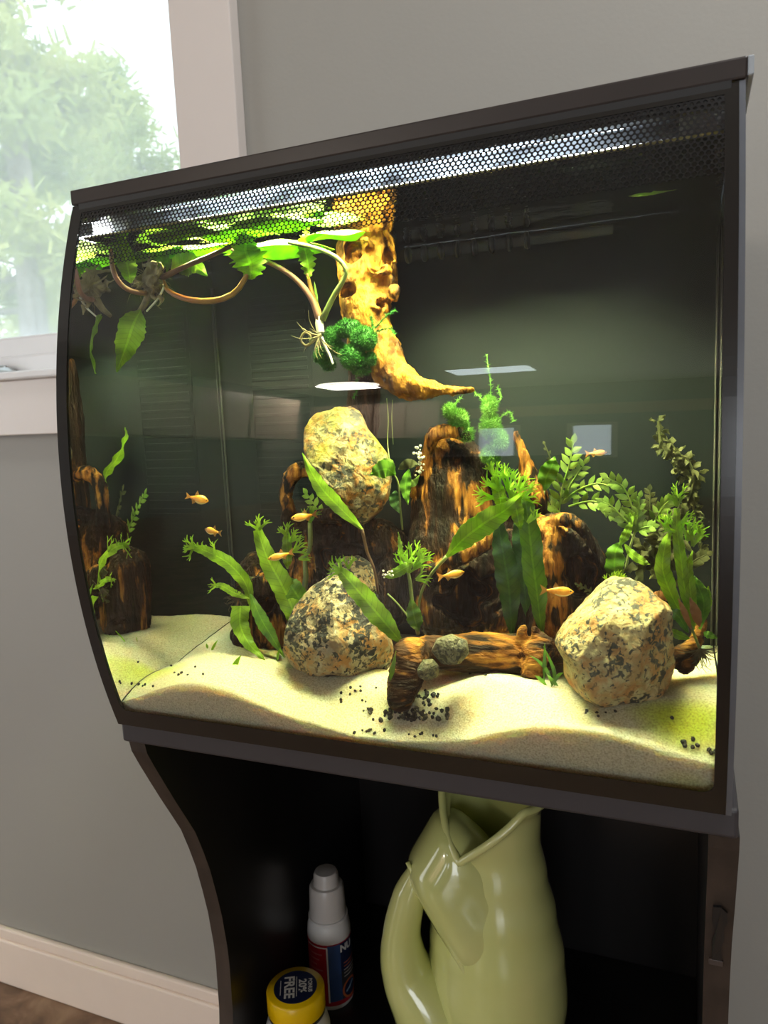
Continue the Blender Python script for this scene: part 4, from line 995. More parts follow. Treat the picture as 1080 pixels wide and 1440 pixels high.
leaf(p,[(972,885,.047),(962,860,.044),(954,842,.043)],10,M_ow,'lance',0.1)['label']='orange dying leaf'
leaf(p,[(984,882,.049),(978,860,.046),(970,840,.045)],16,M_ow,'lance',0.1)['label']='orange dying leaf'
stem(p,[(985,915,.05),(975,890,.05),(966,865,.048)],[2,2,1.6],M_stg)
roots(p,985,912,.048,30,60,M_rootd,(215,330),'roots',0.7,.6)
# --- leafy clump by the tall boulder
p=plant('epiphyte_clump',(560,690,.08),'clump of small rounded leaves right of the tall boulder','plant')
leaf(p,[(556,668,.06),(545,660,.056),(532,662,.054),(520,668,.054)],30,L_md,'oval',0.1)
leaf(p,[(552,662,.062),(545,652,.06),(530,650,.06)],18,L_li,'oval',0.1)
leaf(p,[(575,660,.066),(570,685,.064),(574,710,.063)],18,L_md,'lance',0.1)
leaf(p,[(556,690,.066),(556,705,.065),(562,722,.064)],20,L_dk,'oval',0.1)
leaf(p,[(560,660,.068),(575,652,.066),(590,655,.066)],16,L_ol,'oval',0.1)
leaf(p,[(566,672,.066),(580,680,.066),(590,668,.066)],12,L_li,'lance',0.1)
stem(p,[(566,745,.07),(563,715,.066),(560,680,.065),(552,664,.063)],[1.4,1.4,1.2],M_stg)
# --- moss on the orange branch
def mossvf(V,F,px,py,Y,rx,ry,n,ln,rnd,w=.8):
    c=at(px,py,Y); s=mpp(c)
    for k in range(n):
        u=Vector((rnd.gauss(0,1),rnd.gauss(0,1),rnd.gauss(0,1))).normalized()
        o=c+RT*(u.x*rx*s)+UP*(u.y*ry*s)+FW*(u.z*min(rx,ry)*s); d=(u.x*RT+u.y*UP+u.z*FW+Vector((rnd.gauss(0,.5),rnd.gauss(0,.5),rnd.gauss(0,.5)))).normalized()
        L=ln*s*rnd.uniform(.5,1.2); q=d.cross(Vector((rnd.gauss(0,1),rnd.gauss(0,1),rnd.gauss(0,1)))).normalized()*w*s
        b=len(V); V.extend([o-d*L*.4-q,o-d*L*.4+q,o+d*L]); F.append((b,b+1,b+2))
def moss(name,blobs,label,mat,seed,strands=(),ln=5,cat='moss',group=None):
    rnd=random.Random(seed); b0=blobs[0]; t=thing(name,at(b0[0],b0[1],b0[2]),label,cat,group)
    V=[];F=[];CV=[];CF=[]
    for (px,py,Y,rx,ry) in blobs:
        mossvf(V,F,px,py,Y,rx,ry,int(rx*ry*9)+60,ln,rnd)
        poly=[(px+rx*1.0*math.cos(a),py+ry*1.0*math.sin(a)) for a in [k*.5236 for k in range(12)]]; lumpvf(poly,Y,min(rx,ry)*mpp(at(px,py,Y)),CV,CF,.9,24,12)
    CV=[v+Vector((1,1,1)).normalized()*0.0015*noise.noise(v*220) for v in CV]
    mk('cushion',CV,CF,mat,t)
    o=mk('tufts',V,F,mat,t,False); o['kind']='stuff'
    if strands:
        V=[];F=[]
        for st in strands:
            P=apx(st); C=crom(P,16); s=mpp(P[0]); tubevf(P,[.8*s,.7*s,.3*s],V,F,4,16)
            for i,c in enumerate(C):
                for k in range(4):
                    d=Vector((rnd.gauss(0,1),rnd.gauss(0,1),rnd.gauss(0,1)+.3)).normalized(); q=d.cross((c-CAM).normalized()).normalized()*.7*s; b=len(V); L=rnd.uniform(3,7)*s
                    V.extend([c-q,c+q,c+d*L]); F.append((b,b+1,b+2))
        o=mk('strands',V,F,mat,t,False); o['kind']='stuff'
    return t
moss('moss_clump',[(490,462,.078,17,11),(468,474,.076,10,13),(512,476,.074,17,15),(496,502,.072,16,16),(450,500,.078,7,10),(475,490,.08,9,9),(520,505,.08,9,8),(462,512,.082,8,8),(508,520,.08,12,7)],'dark green moss clump on the orange driftwood branch',L_mo,21,
     [[(528,462,.078),(540,448,.075),(556,436,.073)],[(530,466,.078),(548,462,.074),(555,470,.072)],[(500,525,.08),(503,545,.082),(497,560,.083)],[(525,462,.078),(522,445,.078)]],5)
L_mo2=leafmat('moss_pale',(0.06,0.20,0.02),(0.20,0.42,0.06),scale=120,trans=0.35,rough=0.6)
moss('moss_tuft',[(645,592,.10,11,14),(632,578,.10,6,9),(655,610,.10,9,9)],'left pale moss tuft growing on top of the stump',L_mo2,22,[[(645,590,.10),(640,570,.10),(648,560,.10)],[(640,600,.10),(630,582,.10),(625,575,.10)]],7,group='pale moss tufts on the stump')
moss('moss_tuft',[(690,600,.10,12,16),(688,572,.10,8,14),(702,620,.10,10,14),(690,640,.10,11,11)],'right pale moss tuft with upright wisps on the stump, lower lumps in place of reflected greenery',L_mo2,23,[[(686,585,.098),(690,550,.098),(688,525,.098),(684,500,.098)],[(690,580,.098),(676,560,.098),(668,552,.098)],[(690,575,.098),(704,560,.098),(700,545,.098)],[(700,590,.098),(716,580,.098),(722,592,.098)]],7,group='pale moss tufts on the stump')  # lower blobs stand in for window greenery reflected in the front glass
# threads hanging from the branch
t=plant('root_thread',(545,640,.09),'thin pale thread hanging from the orange branch toward the clump','roots')
stem(t,[(544,560,.086),(546,590,.086),(545,620,.086),(548,650,.078)],[.7,.7,.6],M_stg,'thread')
stem(t,[(552,562,.086),(551,590,.086),(553,625,.086)],[.5,.5,.4],M_stg,'thread')
# --- seedlings on the sand
for i,(pp,lb) in enumerate([([(324,951,.024),(330,936,.022),(339,921,.02)],'largest grass blade standing on the sand left of the boulder'),([(297,917,.05),(301,908,.049),(306,900,.048)],'short grass blade on the sand beside the chunk of driftwood'),([(292,912,.055),(290,905,.054)],'tiny grass blade on the sand farthest from the glass'),([(390,930,.04),(391,920,.04),(394,910,.04)],'thin dark blade against the foot of the driftwood chunk')]):
    g=mk('tmp',[(0,0,0)],[],L_br); bpy.data.objects.remove(g)
    V=[];F=[]; leafvf(V,F,pp,9 if i==0 else 4,'lance',0.05,0,0,8)
    solid(tag(mk('grass_seedling',V,F,L_br),lb,'seedling','grass blades on the sand'))
# plant tucked at the right end of the log
p=plant('grass_tuft',(772,965,.03),'green grassy tuft between the front log and the pale boulder','plant')
for q in ([(778,968,.026),(770,945,.026),(758,930,.028),(745,922,.03)],[(780,965,.026),(778,940,.026),(764,908,.03)],[(765,960,.026),(766,930,.027),(766,905,.03)],[(775,966,.024),(785,950,.026),(792,946,.028)],[(770,966,.024),(760,955,.026),(752,950,.028)],[(785,965,.024),(775,955,.024),(768,948,.026)]):
    leaf(p,q,6,L_md,'lance',0.05,n=8,name='blade')
p=plant('log_leaf',(555,930,.01),'pale yellow leaf stuck to the dark end of the front log','leaf')
leaf(p,[(548,958,.004),(552,940,.003),(557,915,.004)],8,L_li,'lance',0.1)

# --- fern growing behind the tall boulder; the photo shows it mirrored in the left side glass
p=plant('back_fern',(470,735,.135),'fern behind the tall boulder, seen mirrored in the left side glass',group=LF_)
leaf(p,[(500,690,.137),(492,660,.137),(470,640,.137),(452,612,.137),(446,590,.137)],22,L_br,'lance',.2)
frond(p,[(480,770,.138),(455,730,.138),(432,695,.138)],8,8,18,L_li)
frond(p,[(500,770,.138),(488,735,.138),(470,690,.138)],8,8,18,L_ol)
# ------------------------------------------------------------------ floating plants
p=plant('floating_plant',(215,400,.03),'floating plant with a brown root clump and a hanging spoon leaf at the left','plant','floating plants')
V=[];F=[]; rq=random.Random(31)
lumpvf([(198,395),(204,378),(218,372),(230,380),(232,396),(220,410),(206,412)],.035,.006,V,F,.8,24,12)
for k in range(26):
    x,y=rq.gauss(213,9),rq.gauss(393,13); a=rq.uniform(0,6.28)
    tubevf(apx([(x,y,.032+rq.gauss(0,.004)),(x+9*math.cos(a),y+9*math.sin(a),.032+rq.gauss(0,.004)),(x+16*math.cos(a+.8),y+16*math.sin(a+.8),.032+rq.gauss(0,.004))]),[.0016,.0013,.0007],V,F,6,8)
merged('root_clump',V,F,M_root,.0009,lambda q:.0012*noise.noise(q*260),parent=p,smooth_it=1); roots(p,212,395,.032,34,70,M_root,(0,360),'root_hairs',.5,.8)
stem(p,[(215,400,.034),(205,425,.034),(194,440,.034)],[7,5,3],M_root,'rhizome')
leaf(p,[(198,436,.030),(188,455,.022),(177,488,.014),(164,523,.010)],44,L_br,'lance',0.05)
stem(p,[(226,392,.032),(260,375,.03),(300,358,.028),(332,343,.026)],[4.5,3.8,3.4,3.0],M_stb,'stalk')
stem(p,[(228,392,.032),(238,410,.031),(265,421,.03),(300,423,.029),(330,412,.028),(348,385,.028),(350,375,.028)],[3,3.5,4.4,4.4,4,3.4,3],M_str,'stalk')
leaf(p,[(352,393,.028),(352,372,.027),(345,350,.026),(350,330,.027)],52,L_f2,'strap',0.22,lob=.18)
stem(p,[(205,412,.030),(187,410,.020),(170,400,.012),(159,380,.008),(156,350,.006)],[4,3.6,3.6,3.6,3],M_stp,'stalk')
leaf(p,[(240,378,.035),(255,372,.036),(272,372,.037),(292,388,.038)],38,L_f2,'oval',0.08)
leaf(p,[(232,375,.033),(226,362,.034),(218,350,.035)],24,L_fl,'oval',0.1)
leaf(p,[(184,398,.012),(180,378,.012),(174,352,.012),(168,332,.012)],30,L_f2,'strap',0.15)
leaf(p,[(232,355,.034),(236,370,.034),(234,385,.033)],10,L_fl,'lance',0.1)
stem(p,[(232,402,.033),(222,420,.032),(206,438,.031)],[1.8,1.6,1.2],M_stw,'stalk')
p=plant('floating_plant',(450,470,.06),'floating plant with a white crown and curled roots left of the orange branch','plant','floating plants')
stem(p,[(451,468,.062),(449,455,.062),(449,445,.062)],[5.5,6,5],M_stw,'crown')
stem(p,[(449,450,.062),(438,420,.06),(415,392,.056),(380,370,.05),(325,350,.044)],[5.5,4.6,4,3.6,3],M_stp,'stalk')
stem(p,[(451,450,.062),(446,430,.062),(437,405,.061),(432,385,.06)],[4,3,2.8,2.6],M_str,'stalk')
stem(p,[(453,450,.062),(468,418,.06),(482,395,.058),(486,378,.057),(470,360,.054),(440,348,.05),(405,341,.046)],[5,4,3.6,3.4,3.2,3,2.6],M_stg,'stalk')
leaf(p,[(434,392,.06),(433,370,.059),(428,345,.058),(432,325,.058)],24,L_f2,'strap',0.2,lob=.25)
leaf(p,[(447,425,.061),(444,410,.061),(442,396,.061)],4,L_li,'lance',0.1)
roots(p,450,472,.06,22,36,M_root,(120,260),'roots',.8,1.2)
tube('curled_root',apx([(452,470,.06),(440,480,.058),(430,486,.056),(423,478,.055),(428,468,.055),(436,472,.056),(436,482,.057)]),[.0011,.001,.0009,.0007],M_root,p,6,24)
tube('curled_root',apx([(452,474,.06),(458,488,.062),(464,500,.062),(468,512,.06)]),[.0011,.001,.0009,.0007],M_stw,p,6,16)
# leaves lying flat at the water surface
def padleaf(parent,cx,cy,lx,ly,rot,mat,zz=WATER-0.0015,cup=.004):
    V=[];F=[];n=14;m=4
    for j in range(m+1):
        for k in range(n*2):
            a=math.pi*k/n; r=j/m; e=1+.07*math.sin(5*a+cx*90)
            x=r*lx*math.cos(a)*e; y=r*ly*math.sin(a)*e
            V.append((cx+x*math.cos(rot)-y*math.sin(rot),cy+x*math.sin(rot)+y*math.cos(rot),zz-cup*r*r+.0016*r*math.sin(3*a+cx*50)))
    q=n*2
    for j in range(m):
        for k in range(q): F.append((j*q+k,j*q+(k+1)%q,(j+1)*q+(k+1)%q,(j+1)*q+k))
    return solid(mk('surface_leaf',V,F,mat,parent),.0004)
fp=[o for o in COL.objects if o.name.startswith('floating_plant')]
fa=[o for o in fp if o.name=='floating_plant'][0]; fb=[o for o in fp if o.name!='floating_plant'][0]
def pad(parent,px,py,lx,ly,rot,mat=L_fl,dz=-.002,cup=.004):
    d=RM@Vector(((px-540)/FPX,(720-py)/FPX,-1.0)); t=(WATER+dz-CAM.z)/d.z; P=CAM+d*t
    padleaf(parent,P.x,P.y,lx,ly,rot,mat,WATER+dz,cup)
pad(fa,290,345,.034,.016,.25); pad(fa,222,350,.026,.013,-.2); pad(fa,330,322,.030,.013,.35,dz=-.0015)
pad(fb,395,338,.038,.016,.35,dz=-.004,cup=.008); pad(fb,385,308,.030,.014,.3,dz=-.0015); pad(fa,255,322,.026,.012,.1,dz=-.001)
pad(fb,470,325,.020,.010,.2,L_md); 
p=plant('drifting_leaf',(935,268,.09),'loose pale green leaf drifting just under the surface at the right','leaf')
leaf(p,[(880,275,.09),(905,271,.09),(945,264,.09),(1000,254,.09)],11,L_li,'lance',.1)
# ------------------------------------------------------------------ fish
M_fish=pmat('fish_orange',[(0.35,(0.62,0.22,0.02)),(0.65,(0.85,0.45,0.06))],scale=140,rough=0.25,bump=0.1,bscale=900)
M_fin=leafmat('fish_fin',(0.45,0.20,0.04),(0.62,0.34,0.08),trans=0.5)
M_eye=flat('fish_eye',(0.01,0.01,0.01),rough=0.1); M_belly=flat('fish_belly',(0.85,0.62,0.25),rough=0.2)
def fish(px,py,Y,ln,ang,label,yaw=0.0,deep=.30):
    """ln in photo pixels; ang = heading in the photo plane in degrees (0 = right)"""
    c=at(px,py,Y); s=mpp(c)*ln*1.12; a=math.radians(ang)
    fx=(RT*math.cos(a)+UP*math.sin(a)); fx=(fx*math.cos(yaw)+FW*math.sin(yaw)).normalized()
    uz=UP-fx*UP.dot(fx); uz.normalize(); sy=uz.cross(fx)
    t=thing('fish',c,label,'fish','orange tetras swimming in the aquarium')
    H=[.02,.07,.115,.14,.15,.145,.125,.10,.075,.05,.035]; n=14;m=len(H)-1; V=[];F=[]
    for i in range(m+1):
        x=.5-.80*i/m; h=H[i]*deep/.30; off=-.012*math.sin(math.pi*i/m)
        for k in range(n):
            b=2*math.pi*k/n; V.append(c+fx*(x*s)+uz*((math.cos(b)*h+off)*s)+sy*(math.sin(b)*h*.5*s))
    for i in range(m):
        for k in range(n): F.append((i*n+k,i*n+(k+1)%n,(i+1)*n+(k+1)%n,(i+1)*n+k))
    F.append(tuple(range(n))[::-1]); F.append(tuple(m*n+k for k in range(n)))
    FMi=[]
    for i in range(m):
        for k in range(n): FMi.append(1 if 5<=k<=8 and 1<=i<=6 else 0)
    mk('body',V,F,[M_fish,M_belly],t,True,FMi+[0,0])
    def fin(name,pts):
        V=[c+fx*(x*s)+uz*(z*s)+sy*(y*s) for x,y,z in pts]; k=len(V); solid(mk(name,V,[tuple(range(k))],M_fin,t,False),.0002)
    fin('tail_fin',[(-.28,0,.03),(-.50,.01,.16),(-.43,0,.0),(-.50,-.01,-.16),(-.28,0,-.03)])
    fin('dorsal_fin',[(.05,0,.13*deep/.3),(-.05,.005,.25*deep/.3),(-.12,0,.10*deep/.3)])
    fin('anal_fin',[(-.02,0,-.13*deep/.3),(-.14,-.005,-.20*deep/.3),(-.22,0,-.05)])
    for sg in (-1,1):
        e=c+fx*(.40*s)+uz*(.02*s)+sy*(sg*.045*s); V=[];F=[]; r=.03*s; lathevf([(.01*r,-r),(.7*r,-.7*r),(r,0),(.7*r,.7*r),(.01*r,r)],e,V,F,10); mk('eye',V,F,M_eye,t)
fish(277,701,.02,29,-14,'orange fish hovering highest at the left of the tank',.3,.42)
fish(300,747,.03,26,168,'orange fish just below the highest one at the left',.4,.36)
fish(395,781,.036,34,195,'thin orange fish over the broad fern blade left of the boulder',-.3,.28)
fish(428,726,.045,34,190,'orange fish beneath the long leaf at the tall boulder',-.2,.32)
fish(634,808,.055,36,10,'orange fish in front of the hollow stump',.2,.30)
fish(783,831,.035,44,-4,'orange fish left of the pale boulder',.1,.30)
fish(838,637,.12,30,5,'dim orange fish at the back above the feathery plants',.2,.26)
# ------------------------------------------------------------------ soil granules on the sand
M_gran=flat('black_soil_granule',(0.012,0.011,0.010),rough=0.8,var=0.3,scale=300)
GM=[]
for k in range(3):
    bm=bmesh.new(); bmesh.ops.create_icosphere(bm,subdivisions=1,radius=1.0)
    for v in bm.verts: v.co*=1+.35*noise.noise(v.co*1.7+Vector((k*5,0,0)))
    me=bpy.data.meshes.new('granule'); bm.to_mesh(me); bm.free(); me.materials.append(M_gran); GM.append(me)
def granule(x,y,r,k,label,grp):
    o=bpy.data.objects.new('soil_granule',GM[k%3]); COL.objects.link(o); o.location=(x,y,sandz(x,y)+r*.45); o.scale=(r,r*.9,r*.75); o.rotation_euler=(k,k*2,k*3); tag(o,label,'granule',grp)
def onsand(px,py):          # where a pixel's ray meets the sand
    d=RM@Vector(((px-540)/FPX,(720-py)/FPX,-1.0)); lo=.3; P=None
    for k in range(1,400):
        t=.3+.5*k/400; P=CAM+d*t
        if P.y>-.006 and P.z<sandz(P.x,P.y): break
    else: return None
    return P if .008<P.x<TW-.008 and P.y<YB-.004 else None
rg2=random.Random(7); ng=0
def scatter(n,cx,cy,sx,sy,rmin,rmax,label,grp):
    global ng
    for k in range(n):
        P=onsand(cx+max(-1.8,min(1.8,rg2.gauss(0,1)))*sx, cy+max(-1.8,min(1.8,rg2.gauss(0,1)))*sy)
        if P is None: continue
        granule(P.x,P.y,rg2.uniform(rmin,rmax)*.00044,ng,label,grp); ng+=1
G1='black granules in front of the log tip'
scatter(66,575,1009,30,5,2.4,5.0,'black soil granule in the scatter below the tip of the front log',G1)
scatter(24,598,984,12,9,2.0,4.4,'black soil granule in the scatter below the tip of the front log',G1)
scatter(14,505,985,14,10,1.6,3.4,'black soil granule on the sand left of the log tip','black granules left of the log tip')
scatter(9,520,1031,12,1.5,2,3.4,'black soil granule at the front glass left of the centre','black granules at the front glass')
scatter(9,592,1036,12,1,1.8,3,'black soil granule at the front glass below the log tip','black granules under the log tip at the glass')
scatter(12,195,963,14,3,2,3.6,'black soil granule on the sand in the left corner','black granules in the left corner')
scatter(7,250,945,24,6,1.8,3.2,'black soil granule on the sand near the left side glass','black granules by the left side glass')
scatter(8,840,1004,14,2.5,1.8,3.2,'black soil granule at the foot of the pale boulder','black granules below the pale boulder')
scatter(7,968,1050,7,3,2.2,4,'black soil granule on the sand at the right front','black granules at the right front')
scatter(7,1008,1062,6,1.5,2.4,4.2,'black soil granule against the right border of the front glass','black granules in the right corner')
for (px,py) in ((945,1014),(661,949),(683,951)):
    P=onsand(px,py)
    if P: granule(P.x,P.y,.0012,ng,{945:'lone black granule right of the pale boulder',661:'lone black granule on the crest behind the log tip, left one',683:'lone black granule on the crest behind the log tip, right one'}[px],'lone black granules'); ng+=1
# ------------------------------------------------------------------ things on the stand's shelf
M_jug=pmat('celadon_glaze',[(0.35,(0.56,0.60,0.22)),(0.65,(0.62,0.64,0.27))],scale=9,rough=0.12,coat=0.6)
JX,JY=0.222,0.200
jug=thing('fish_jug',(JX,JY,SHELF),'pale green glazed fish-shaped jug with a tail handle on the shelf','jug')
# body: stacked ellipses, mouth turned to the camera's right front
HZ=[0,.015,.045,.085,.125,.165,.20,.232,.258,.275]
RA=[.050,.056,.064,.067,.064,.057,.049,.043,.043,.047]   # half width left-right
RB=[.044,.050,.056,.058,.055,.050,.044,.040,.040,.043]   # half width front-back
OX=[0,0,.001,.002,.003,.003,.003,.003,.004,.005]
TH=math.radians(-22)                                        # facing
ux=Vector((math.cos(TH),math.sin(TH),0)); uy=Vector((-math.sin(TH),math.cos(TH),0))
NP=64; NZJ=60
def jring(f,phi):
    i=f*(len(HZ)-1); k=min(int(i),len(HZ)-2); u=i-k; u2=u*u*(3-2*u)
    z=HZ[k]+(HZ[k+1]-HZ[k])*u; a=RA[k]+(RA[k+1]-RA[k])*u2; b=RB[k]+(RB[k+1]-RB[k])*u2; o=OX[k]+(OX[k+1]-OX[k])*u2
    return z,a,b,o
V=[];F=[]
def front(phi):  # 0 at front, pi at rear
    return abs(((phi+math.pi/2)+math.pi)%(2*math.pi)-math.pi)
def pt(f,phi,inset=0):
    z,a,b,o=jring(f,phi)
    fr=front(phi)
    # mouth: deep V in front, small notch behind, two raised lips
    dip=.046*max(0,1-fr/1.15)**1.0+.022*max(0,1-(math.pi-fr)/.75)
    zz=z-dip*max(0,(f-.55)/.45)**1.6
    lip=1+.05*max(0,(f-.93)/.07)
    # pinch the front edge to a keel near the mouth
    kf=1+.16*max(0,(f-.6)/.4)*max(0,1-fr/.8)
    P=Vector((JX,JY,SHELF+zz))+ux*(o+(a*lip-inset)*math.cos(phi))+uy*((b*lip*kf-inset)*math.sin(phi))
    return P
for j in range(NZJ+1):
    for k in range(NP): V.append(pt(j/NZJ,2*math.pi*k/NP))
b1=len(V); NI=24
for j in range(NI+1):
    f=1-.55*j/NI
    for k in range(NP): V.append(pt(f,2*math.pi*k/NP,.0042))
for j in range(NZJ):
    for k in range(NP): F.append((j*NP+k,j*NP+(k+1)%NP,(j+1)*NP+(k+1)%NP,(j+1)*NP+k))
for k in range(NP):
    k2=(k+1)%NP; F.append((NZJ*NP+k,NZJ*NP+k2,b1+k2,b1+k))
for j in range(NI):
    for k in range(NP): F.append((b1+j*NP+k,b1+j*NP+(k+1)%NP,b1+(j+1)*NP+(k+1)%NP,b1+(j+1)*NP+k))
F.append(tuple(k for k in range(NP))[::-1]); F.append(tuple(b1+NI*NP+k for k in range(NP)))
mk('body',V,F,M_jug,jug)
rim=[pt(1.0,2*math.pi*k/NP,.002) for k in range(NP+1)]
V=[];F=[]
tubevf(rim,[.0036]*3,V,F,10,NP*2); mk('rim',V,F,M_jug,jug)
JYF=JY-.03
# tail handle sweeping up the left side
V=[];F=[]; tubevf(apx([(655,1465,.195),(632,1436,.186),(600,1402,.176),(572,1362,.170),(565,1312,.168),(576,1258,.169),(590,1222,.172)]),[.056,.048,.0365,.0240,.0175,.0150,.0095],V,F,24,48); mk('handle',V,F,M_jug,jug)
# gill cover: a raised plate on the upper left of the body
V=[];F=[]; lumpvf([(614,1140),(592,1178),(573,1210),(576,1236),(606,1290),(638,1342),(668,1362),(705,1366),(735,1345),(745,1290),(720,1220),(680,1170),(645,1140)],.186,.042,V,F,.55,72,30)
mk('gill_cover',V,F,M_jug,jug)
# fin edge that runs from the tail tip down along the handle's opening
V=[];F=[]; tubevf(apx([(573,1212,.158),(588,1244,.156),(612,1288,.152),(636,1332,.150),(655,1366,.149),(666,1394,.148),(664,1422,.149),(650,1444,.152)]),[.0020,.0028,.0032,.0034,.0032,.003,.0024],V,F,10,30); mk('fin_ridge',V,F,M_jug,jug)
lt=thing('tmp',(0,0,0),None,None); bpy.data.objects.remove(lt)
# ---- text helper: flat print wrapped on a surface
def glyphs(txt,size,mat,name,parent,fn,ext=.00012,bold=0):
    cu=bpy.data.curves.new('t','FONT'); cu.body=txt; cu.size=size; cu.align_x='CENTER'; cu.align_y='CENTER'; cu.offset=bold
    o=bpy.data.objects.new('t',cu); COL.objects.link(o); dg=bpy.context.evaluated_depsgraph_get(); dg.update()
    m=bpy.data.meshes.new_from_object(o.evaluated_get(dg)); V=[fn(v.co.x,v.co.y) for v in m.vertices]; F=[tuple(q.vertices) for q in m.polygons]
    bpy.data.objects.remove(o); bpy.data.curves.remove(cu); bpy.data.meshes.remove(m)
    return mk(name,V,F,mat,parent,False)
M_wp=flat('white_plastic',(0.72,0.70,0.68),rough=0.35,var=0.02)
M_wp2=flat('white_translucent_cap',(0.62,0.58,0.55),rough=0.3,var=0.03)
M_red=flat('label_red',(0.42,0.015,0.03),rough=0.35,var=0.12,scale=60)
M_navy=flat('label_navy',(0.012,0.018,0.06),rough=0.35,var=0.1)
M_blue=flat('label_blue',(0.04,0.09,0.26),rough=0.35,var=0.1)
M_dkg=flat('label_dark_grey',(0.04,0.04,0.045),rough=0.35)
M_txt=flat('label_white_print',(0.75,0.75,0.75),rough=0.4,var=0.02)
M_org=flat('label_orange_print',(0.55,0.14,0.05),rough=0.4)
BX,BY=.0405,.222
bt=thing('supplement_bottle',(BX,BY,SHELF),'white squeeze bottle with red and navy label on the shelf','bottle')
br=.0226
lathe('body',[(0.0,0),(br-.002,0),(br,.003),(br,.078),(br-.0008,.086),(br-.0028,.092),(0.0192,.0925)],(BX,BY,SHELF),M_wp,bt,48)
cp=lathe('cap',[(.0186,.0930),(.0192,.0945),(.0178,.126),(.0165,.1285),(.0136,.129),(.0130,.1305),(.0128,.139),(.0112,.1425),(.0,.1435)],(BX,BY,SHELF),M_wp2,bt,48)
lathe('cap_ring',[(.0190,.0922),(.0206,.0928),(.0206,.0955),(.0190,.0960)],(BX,BY,SHELF),M_wp,cp,48)
ang0=math.atan2(CAM.y-BY,CAM.x-BX)                       # direction of the photographer
def cyl(r,cx,cy,z0,a0):
    return lambda u,v: Vector((cx+r*math.cos(a0+u/r),cy+r*math.sin(a0+u/r),z0+v))
def cylpatch(name,r,cx,cy,a0,a1,z0,z1,mat,parent,th=.00015,n=20,slant=0):
    V=[];F=[]
    for i in range(n+1):
        a=a0+(a1-a0)*i/n
        for rr,z in ((r,z0),(r,z1),(r-th,z1),(r-th,z0)): V.append((cx+rr*math.cos(a),cy+rr*math.sin(a),SHELF+z))
    for i in range(n):
        for k in range(4): F.append((i*4+k,(i+1)*4+k,(i+1)*4+(k+1)%4,i*4+(k+1)%4))
    F.append((0,1,2,3)); F.append((n*4+3,n*4+2,n*4+1,n*4))
    return mk(name,V,F,mat,parent,False)
lb=cylpatch('label',br+.0003,BX,BY,ang0-2.6,ang0+1.9,.006,.0745,M_red,bt)
D=math.radians
cylpatch('label_field',br+.00055,BX,BY,ang0-D(8),ang0+D(26),.011,.0735,M_blue,lb)
cylpatch('label_field',br+.00055,BX,BY,ang0+D(26),ang0+D(95),.042,.0735,M_navy,lb)
cylpatch('label_field',br+.00055,BX,BY,ang0+D(26),ang0+D(95),.011,.042,M_dkg,lb)
cylpatch('label_line',br+.0007,BX,BY,ang0-D(11),ang0-D(7),.010,.0715,M_txt,lb,n=4)
cylpatch('label_line',br+.0007,BX,BY,ang0-D(70),ang0-D(8),.0710,.0722,M_txt,lb)
for k in range(9): cylpatch('print_line',br+.0007,BX,BY,ang0-D(64),ang0-D(22+8*(k%3)),.063-.0058*k,.0644-.0058*k,flat('label_pink_print',(0.50,0.16,0.16)) if k==0 else bpy.data.materials['label_pink_print'],lb,n=8)
for k in range(5): cylpatch('print_line',br+.0007,BX,BY,ang0+D(34),ang0+D(80-6*(k%2)),.050-.0038*k,.0508-.0038*k,M_org if k<2 else M_wp2,lb,n=8)
glyphs('NU',.0105,M_txt,'lettering',lb,cyl(br+.0009,BX,BY,SHELF+.0675,ang0+D(44)),bold=.0004)
# round badge at the label's foot
V=[];F=[]; f=cyl(br+.0010,BX,BY,SHELF+.020,ang0+D(52)); nn=28
for k in range(nn):
    a=2*math.pi*k/nn
    for r in (.0085,.0108): V.append(f(r*math.cos(a),r*math.sin(a)))
for k in range(nn): F.append((2*k,2*k+1,(2*k+3)%(2*nn),(2*k+2)%(2*nn)))
mk('badge_ring',V,F,M_org,lb,False)
V=[f(0,0)]+[f(.0084*math.cos(2*math.pi*k/nn),.0084*math.sin(2*math.pi*k/nn)) for k in range(nn)]
mk('badge',V,[(0,1+k,1+(k+1)%nn) for k in range(nn)],M_navy,lb,False)
f2=cyl(br+.0012,BX,BY,SHELF+.020,ang0+D(52))
mk('badge_mark',[f2(-.006,-.003),f2(-.001,-.0005),f2(.006,.004),f2(.005,.0055),f2(-.002,.0015),f2(-.0065,-.001)],[(0,1,4,5),(1,2,3,4)],flat('badge_light_blue',(0.25,0.40,0.55)),lb,False)
# ---- jar with yellow lid
QX,QY,QH=.0515,.131,.085
jr=thing('food_jar',(QX,QY,SHELF),'small white jar with a yellow screw lid on the shelf','jar')
M_yel=flat('yellow_plastic',(0.80,0.52,0.0),rough=0.3,var=0.03)
lathe('body',[(0,0),(.027,0),(.030,.003),(.030,.046),(.0285,.052),(.0255,.056),(.0235,.0575),(.0235,.064),(0.0,.064)],(QX,QY,SHELF),M_wp,jr,48)
ld=lathe('lid',[(.0,.0640),(.0255,.0640),(.0268,.0655),(.0268,.0835),(.0255,.085),(0,.085)],(QX,QY,SHELF),M_yel,jr,48)
lathe('lid_ring',[(.0250,.0606),(.0262,.0612),(.0262,.0632),(.0250,.0638)],(QX,QY,SHELF),M_dkg,jr,48)
sk=lathe('lid_sticker',[(0,.08505),(.0200,.08505),(.0200,.0853),(0,.0853)],(QX,QY,SHELF),M_navy,ld,48)
ra=math.radians(-62)
def topf(ox,oy):
    def f(u,v):
        x=u+ox;y=v+oy; return Vector((QX+x*math.cos(ra)-y*math.sin(ra),QY+x*math.sin(ra)+y*math.cos(ra),SHELF+.08555))
    return f
glyphs('BONUS',.0050,M_txt,'lettering',sk,topf(0,.0135),bold=.0002)
